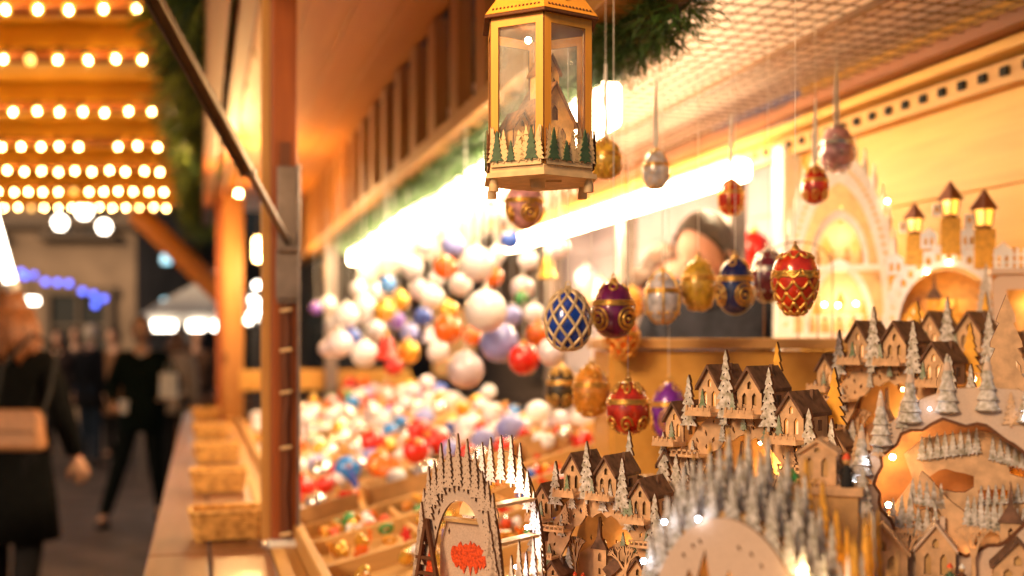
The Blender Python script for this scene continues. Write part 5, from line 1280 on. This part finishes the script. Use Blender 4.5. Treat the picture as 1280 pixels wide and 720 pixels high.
def hand_geo(mb, wrist, dirn, palm_n, side):
    d = Vector(dirn).normalized(); n = Vector(palm_n); n = (n-d*n.dot(d)).normalized(); x = d.cross(n)*side
    q = wrist
    ring = []
    for t, wd, th in ((-.01,.024,.02),(.02,.032,.019),(.06,.041,.016),(.088,.040,.013)):
        for j in range(10):
            a = 2*PI*j/10; ring.append(q+d*t+x*math.cos(a)*wd+n*math.sin(a)*th)
    mb.add(ring, [(i*10+j, i*10+(j+1)%10, (i+1)*10+(j+1)%10, (i+1)*10+j) for i in range(3) for j in range(10)]+[tuple(range(10))[::-1], tuple(range(30,40))])
    for k, (o, L) in enumerate(((-.030,.066),(-.010,.076),(.010,.072),(.029,.056))):
        p = q+d*.080+x*o; b = [p]
        for s, bend in ((.45,.25),(.32,.65),(.23,1.05)):
            b.append(b[-1]+(d*math.cos(bend)+n*math.sin(bend))*L*s)
        mb.tube(b, [.0095,.0088,.008,.006], 8)
    p = q+d*.02-x*.028
    mb.tube([p, p+(d*.6-x*.7+n*.2).normalized()*.035, p+(d*.6-x*.7+n*.2).normalized()*.035+(d*.9-x*.1+n*.4).normalized()*.03, p+(d*.6-x*.7+n*.2).normalized()*.035+(d*.9-x*.1+n*.4).normalized()*.052], [.012,.011,.0095,.007], 8)
SK = {}
def skinmat(k, c):
    if k not in SK:
        SK[k] = mat('skin_'+k, c, .5, var=.05, scale=12); SK[k].node_tree.nodes['Principled BSDF'].inputs['Subsurface Weight'].default_value = .08
    return SK[k]
DEF = dict(pel=(0,0,.93), sp=(0,.005,1.12), ch=(0,0,1.32), nk=(0,.012,1.47), hd=(0,-.006,1.555), shL=(-.165,.005,1.395), shR=(.165,.005,1.395), elL=(-.215,.03,1.13), elR=(.215,.03,1.13),
           wrL=(-.225,-.03,.90), wrR=(.225,-.03,.90), hpL=(-.088,0,.90), hpR=(.088,0,.90), knL=(-.10,-.015,.50), knR=(.10,-.015,.50), anL=(-.105,.02,.085), anR=(.105,.02,.085))
def person(label, loc, rz, h=1.72, coat=(.012,.012,.013), legs=(.012,.011,.012), hair=(.03,.018,.012), hairlen=0., hem=.0, skin=(.62,.34,.22), pose=None, cut=False, head_tilt=(0,0,0), bulk=1., shirt=None, group=None, cap=None):
    J = {k: Vector(v) for k, v in DEF.items()}
    for k, v in (pose or {}).items(): J[k] = Vector(v)
    s = h/1.74
    t = empty('person', loc, rz, label, 'person', group); t.scale = (s, s, s)
    sk = skinmat('%.2f' % skin[0], skin)
    nm = ['pel','sp','ch','nk','hd','shL','elL','wrL','shR','elR','wrR','hpL','knL','anL','hpR','knR','anR']
    ix = {k: i for i, k in enumerate(nm)}; V = [J[k] for k in nm]
    def toe(a): return J[a]+Vector((.01*(1 if a == 'anR' else -1), -.13, -.055))
    V += [toe('anL'), toe('anR')]
    E = [(ix[a], ix[b]) for a, b in (('pel','sp'),('sp','ch'),('ch','nk'),('nk','hd'),('ch','shL'),('shL','elL'),('elL','wrL'),('ch','shR'),('shR','elR'),('elR','wrR'),('pel','hpL'),('hpL','knL'),('knL','anL'),('pel','hpR'),('hpR','knR'),('knR','anR'))]+[(ix['anL'],17),(ix['anR'],18)]
    rd = dict(pel=.115, sp=.105, ch=.125, nk=.052, hd=.05, shL=.056, shR=.056, elL=.040, elR=.040, wrL=.026, wrR=.026, hpL=.082, hpR=.082, knL=.054, knR=.054, anL=.036, anR=.036)
    vs, fs = skin_mesh('b', V, E, [rd[k] for k in nm]+[.030,.030])
    m = MB(); m.add(vs, fs)
    T = Matrix.Translation(J['hd']+Vector((0,-.012,.085))) @ Euler(head_tilt).to_matrix().to_4x4()
    head_geo(m, Vector((0,0,0)), T)
    for sx in (-1,1):
        ear = MB(); ear.ball((0,0,0), .03, 10, 8, sx=.35, sy=.7); m.add([T @ (Vector(v)+Vector((sx*.073,.008,-.004))) for v in ear.v], ear.f)
    for a, b, sd in (('wrL','elL',1),('wrR','elR',-1)):
        dr = J[a]-J[b]; hand_geo(m, J[a]+dr.normalized()*.01, dr, Vector((-J[a].x*1.0, -.4, .1)), sd)
    body = m.build('body', sk, t, 'all')
    em = mat('dark_eye', (.02,.015,.012), .2) if 'dark_eye' not in bpy.data.materials else bpy.data.materials['dark_eye']
    for sx in (-1,1):
        e = MB(); e.ball(T @ Vector((sx*.030,-.0735,.008)), .0085, 10, 8); e.build('eye', em, body, True)
    e = MB(); e.tube([T @ Vector((x,-.090+abs(x)*.32,-.056)) for x in (-.024,-.012,0,.012,.024)], [.002,.0045,.005,.0045,.002], 6); e.build('mouth', mat('lips', (.42,.12,.09), .5) if 'lips' not in bpy.data.materials else bpy.data.materials['lips'], body, True)
    # clothes
    cm = mat('coat_cloth', coat, .9, var=.2, scale=40, bump=.1); lm = mat('trouser_cloth', legs, .9, var=.2, scale=40)
    for q in (cm, lm): q.node_tree.nodes['Principled BSDF'].inputs['Specular IOR Level'].default_value = .08
    cn = ['pel','sp','ch','nk','shL','elL','wrL','shR','elR','wrR']; ci = {k: i for i, k in enumerate(cn)}
    CV = [J[k].copy() for k in cn]; CV[3] = J['nk']+Vector((0,0,.015))
    for k, e_ in (('wrL','elL'),('wrR','elR')): CV[ci[k]] = J[e_]+(J[k]-J[e_])*.94
    CE = [(ci[a], ci[b]) for a, b in (('pel','sp'),('sp','ch'),('ch','nk'),('ch','shL'),('shL','elL'),('elL','wrL'),('ch','shR'),('shR','elR'),('elR','wrR'))]
    cr = dict(pel=.155, sp=.145, ch=.155, nk=.088, shL=.078, shR=.078, elL=.060, elR=.060, wrL=.046, wrR=.046)
    vs, fs = skin_mesh('c', CV, CE, [(cr[k]*bulk*1.08, cr[k]*bulk*.86) if k in ('pel','sp','ch') else cr[k]*bulk for k in cn])
    m = MB(); m.add(vs, fs)
    if hem:
        m.lathe([(.235*bulk, hem),(.215*bulk, (hem+1.0)/2),(.178*bulk, 1.0),(.15*bulk,1.12)], 24, (0,0,0), sy=.72)
    else: m.lathe([(.180*bulk,.80),(.178*bulk,.95),(.150*bulk,1.12)], 24, (0,0,0), sy=.74)
    co = m.build('coat', cm, t, 'all')
    m = MB(); m.tube([J['nk']+Vector((.062*math.cos(R(a)), .060*math.sin(R(a))-.005, -.022-.03*max(0,-math.sin(R(a))))) for a in range(0,361,30)], .016, 8, False); m.build('collar', shirt or cm, co, True)
    if not cut:
        ln = ['hpL','knL','anL','hpR','knR','anR','pel']; LV = [J[k].copy() for k in ln]
        vs, fs = skin_mesh('t', LV, [(6,0),(0,1),(1,2),(6,3),(3,4),(4,5)], [.098,.072,.056,.098,.072,.056,.125], root=6)
        m = MB(); m.add(vs, fs); m.build('trousers', lm, t, 'all')
        for a in ('anL','anR'):
            m = MB(); c = J[a]; m.lathe([(.048,0),(.052,.012),(.045,.05),(.040,.10),(.038,.12)], 14, (c.x, c.y, c.z-.085)); m.ball((c.x*1.03, c.y-.085, c.z-.050), .050, 14, 10, sz=.66, sx=.9, sy=1.75); m.build('shoe', M['black'], t, True)
    # hair
    hm = mat('hair', hair, .55, var=.35, scale=70, bump=.4)
    m = MB(); n, q = 28, 14; vv = []
    for i in range(q+1):
        b = PI/2*(1-i/q*1.55)
        for j in range(n):
            a = 2*PI*j/n; front = max(0, -math.sin(a))
            bb = max(b, -.55+1.30*front**.6) if front > 0 else b
            kx = 1+.07*math.sin(j*2.3+i*1.4)+.04*math.sin(j*.9-i*2.1); 
            vv.append(T @ Vector((.083*math.cos(bb)*math.cos(a)*kx, .104*math.cos(bb)*math.sin(a)*kx+.004, .126*math.sin(bb)+.002)))
    m.add(vv, [(i*n+j, i*n+(j+1)%n, (i+1)*n+(j+1)%n, (i+1)*n+j) for i in range(q) for j in range(n)])
    if hairlen:
        for k in range(26):
            a = PI*(-.12+1.24*k/25); p = T @ Vector((.080*math.cos(a), .095*math.sin(a), .02)); L = hairlen*(.85+.3*random.random())
            m.tube([p, p+Vector((.025*math.cos(a), .018*math.sin(a), -L*.4)), p+Vector((.045*math.cos(a)+.01*math.sin(k*3), .03*math.sin(a)+.01, -L*.75)), p+Vector((.030*math.cos(a), .035*math.sin(a), -L))], [.020,.026,.024,.006], 7)
    m.build('hair', hm, t, 'all')
    return t
def ground_at(px, d): return (P(px, 432, d).x, d, 0)
# woman walking away, cropped by the frame edge
wm_ = person('auburn haired woman in a long black coat walking away, tan bag at her side', ground_at(12, 5.55), PI+R(6), 1.76, coat=(.005,.005,.005), hair=(.26,.085,.022), hairlen=.24, hem=.55,
       pose=dict(wrL=(-.30,-.05,.93), elL=(-.265,.05,1.14), anL=(-.10,.20,.11), knL=(-.10,.03,.52), anR=(.1,-.12,.085), knR=(.1,-.09,.5)))
bag = empty('shoulder_bag', (0,0,0), 0, 'tan leather shoulder bag at the hip of the woman in the long black coat', 'bag')
bag.location = P(22, 535, 5.27); bag.rotation_euler = (0,0,R(-8))
bmn = mat('tan_leather', (.46,.20,.075), .45, var=.12, scale=30)
m = MB(); m.add([(x*(1 if z < 0 else .88), y*(1 if z < 0 else .6), z) for z in (-.105,.085) for x, y in ((-.135,-.05),(.135,-.05),(.135,.05),(-.135,.05))], [(0,3,2,1),(4,5,6,7),(0,1,5,4),(1,2,6,5),(2,3,7,6),(3,0,4,7)]); bevel(m.build('pouch', bmn, bag), .03, 4)
m = MB(); m.box((0,-.046,.035), (.250,.012,.10), rx=R(-6)); bevel(m.build('flap', bmn, bag), .005)
m = MB(); m.tube([(-.12,0,.07),(-.13,.08,.28),(-.03,.18,.44),(.05,.26,.36),(.10,.10,.16),(.125,0,.07)], .009, 8); m.build('strap', M['black'], bag, True)
# man striding towards us
mn = person('man in a dark suit striding along the lane towards the stall', ground_at(178, 9.5), R(8), 1.73, coat=(.005,.010,.008), legs=(.004,.006,.006), hair=(.10,.035,.015), skin=(.62,.32,.20),
       shirt=mat('pale_shirt', (.5,.47,.44), .8), bulk=1.08, pose=dict(elL=(-.26,.05,1.13), wrL=(-.20,-.17,1.02), elR=(.27,.05,1.15), wrR=(.235,-.15,1.10), hpL=(-.09,0,.9), knL=(-.17,-.10,.50), anL=(-.29,-.10,.09), knR=(.12,-.02,.5), anR=(.13,.16,.12)))
def held(loc, label, name, mk):
    t = empty(name, loc, 0, label, 'bag' if 'bag' in name else 'cup'); mk(t); return t
def mk_cup(t):
    m = MB(); m.lathe([(.028,0),(.038,.10),(.034,.10),(.027,.01)], 14); m.build('cup_wall', M['white'], t, True); m = MB(); m.lathe([(.040,.10),(.040,.108),(.02,.112)], 14); m.build('lid', M['white'], t)
def mk_bag(t):
    m = MB(); m.add([(-.07,-.03,0),(.07,-.03,0),(.07,.03,0),(-.07,.03,0),(-.065,-.025,.20),(.065,-.025,.20),(.065,.025,.20),(-.065,.025,.20)], [(0,3,2,1),(0,1,5,4),(1,2,6,5),(2,3,7,6),(3,0,4,7)]); m.build('paper_side', M['ribbon'], t)
    m = MB(); m.tube([(-.03,0,.2),(-.02,0,.27),(.02,0,.27),(.03,0,.2)], .004, 6); m.build('handle', M['ribbon'], t)
held(P(155, 517, 9.22), 'white paper cup in the hand of the man in the dark suit', 'paper_cup', mk_cup)
held(P(211, 497, 9.22), 'small white paper bag held by the man in the dark suit', 'paper_bag', mk_bag)
G = 'passers-by in the lane'
person('passer-by with long brown hair in a dark jacket by the townhouse', ground_at(72, 15.5), R(20), 1.70, coat=(.03,.02,.02), hair=(.05,.025,.015), hairlen=.2, group=G)
person('fair haired passer-by in a black coat behind the striding man', ground_at(113, 14.0), R(150), 1.74, coat=(.012,.012,.014), legs=(.02,.03,.05), hair=(.62,.50,.36), hem=.75, group=G)
person('passer-by in a tan coat at the lane\'s middle, beside the black coated one', ground_at(143, 15.0), R(-30), 1.72, coat=(.20,.10,.05), hair=(.04,.02,.012), hem=.6, group=G)
person('passer-by in a grey jacket at the edge of the group, near the neon tube', ground_at(95, 17.0), R(10), 1.76, coat=(.10,.08,.08), hair=(.08,.04,.02), group=G)
person('passer-by in a pale beige jacket just behind the striding man\'s shoulder', ground_at(222, 12.4), R(170), 1.66, coat=(.42,.30,.22), hair=(.20,.09,.04), hairlen=.15, group=G)
person('passer-by in a brown coat walking by the market tent', ground_at(246, 15.5), R(30), 1.72, coat=(.14,.07,.04), hair=(.03,.02,.012), group=G)
# vendors behind the stall
v1 = person('dark haired vendor in dark shirt and navy apron bending his head', (P(900, 432, 3.5).x, 3.5, .20), R(-28), 1.76, coat=(.03,.03,.04), hair=(.035,.018,.011), skin=(.46,.22,.15), head_tilt=(R(15), 0, R(-18)),
       pose=dict(ch=(0,-.02,1.33), shL=(-.17,-.02,1.42), shR=(.17,-.02,1.42), nk=(0,-.07,1.455), hd=(0,-.13,1.47), elL=(-.25,-.02,1.14), wrL=(-.18,-.24,1.06), elR=(.25,-.02,1.14), wrR=(.16,-.25,1.06)))
ap = mat('navy_apron', (.02,.028,.06), .85, scale=40)
m = MB(); 
pa = [(math.sin(R(a))*.185, -math.cos(R(a))*.158) for a in range(-75,76,15)]; n = len(pa)
m.add([(x, y, 1.30 if abs(i-5) < 3 else 1.14) for i, (x, y) in enumerate(pa)]+[(x*1.06, y*1.06, .62) for x, y in pa], [(i, i+1, i+1+n, i+n) for i in range(n-1)]); o = m.build('apron', ap, v1, True); s_ = o.modifiers.new('solid','SOLIDIFY'); s_.thickness = .006
person('vendor with a pink scarf and brown hair standing behind the dark haired one', (P(822, 432, 4.1).x, 4.1, .20), R(12), 1.70, coat=(.42,.30,.28), hair=(.10,.045,.025), skin=(.64,.34,.26), hairlen=.06, head_tilt=(R(12),0,R(10)), pose=dict(nk=(0,-.02,1.455), hd=(0,-.06,1.49)))
# ------------------------------------------------------------------ light, sky, camera
wld = bpy.data.worlds.new('World'); sc.world = wld; wld.use_nodes = True
nt = wld.node_tree; bg = nt.nodes['Background']
sky = nt.nodes.new('ShaderNodeTexSky'); sky.sky_type = 'NISHITA'; sky.sun_disc = False
SUN_EL, SUN_AZ = R(24), R(-142)       # soft sun added as front fill, behind the camera on its left
sky.sun_elevation = SUN_EL; sky.sun_rotation = SUN_AZ
nt.links.new(sky.outputs[0], bg.inputs[0]); bg.inputs[1].default_value = .024
L = bpy.data.lights.new('sun', 'SUN'); L.energy = 1.6; L.angle = R(14); L.color = (1,.66,.37)
so = bpy.data.objects.new('sun', L); col.objects.link(so)
dv = Vector((math.sin(SUN_AZ)*math.cos(SUN_EL), math.cos(SUN_AZ)*math.cos(SUN_EL), math.sin(SUN_EL)))   # towards the sun
so.rotation_euler = dv.to_track_quat('Z', 'Y').to_euler(); so.location = dv*20
cd = bpy.data.cameras.new('camera'); cam = bpy.data.objects.new('camera', cd); col.objects.link(cam)
cam.location = (0,0,CZ); cam.rotation_euler = (R(90),0,0)
cd.sensor_width = 36; cd.lens = F/1280*36; cd.shift_y = 72/1280; cd.clip_start = .05; cd.clip_end = 400
cd.dof.use_dof = True; cd.dof.focus_distance = 1.42; cd.dof.aperture_fstop = (cd.lens/1000)/.0165; cd.dof.aperture_blades = 0
sc.camera = cam
sc.view_settings.view_transform = 'Standard'; sc.view_settings.look = 'None'; sc.view_settings.gamma = 1; sc.view_settings.exposure = .78
sc.view_settings.use_curve_mapping = False
sc.render.engine = 'CYCLES'
sc.cycles.use_denoising = True
sc.cycles.max_bounces = 8; sc.cycles.diffuse_bounces = 3; sc.cycles.glossy_bounces = 3; sc.cycles.transparent_max_bounces = 16
sc.cycles.sample_clamp_indirect = 6; sc.cycles.caustics_reflective = False; sc.cycles.caustics_refractive = False
sc.cycles.use_light_tree = True
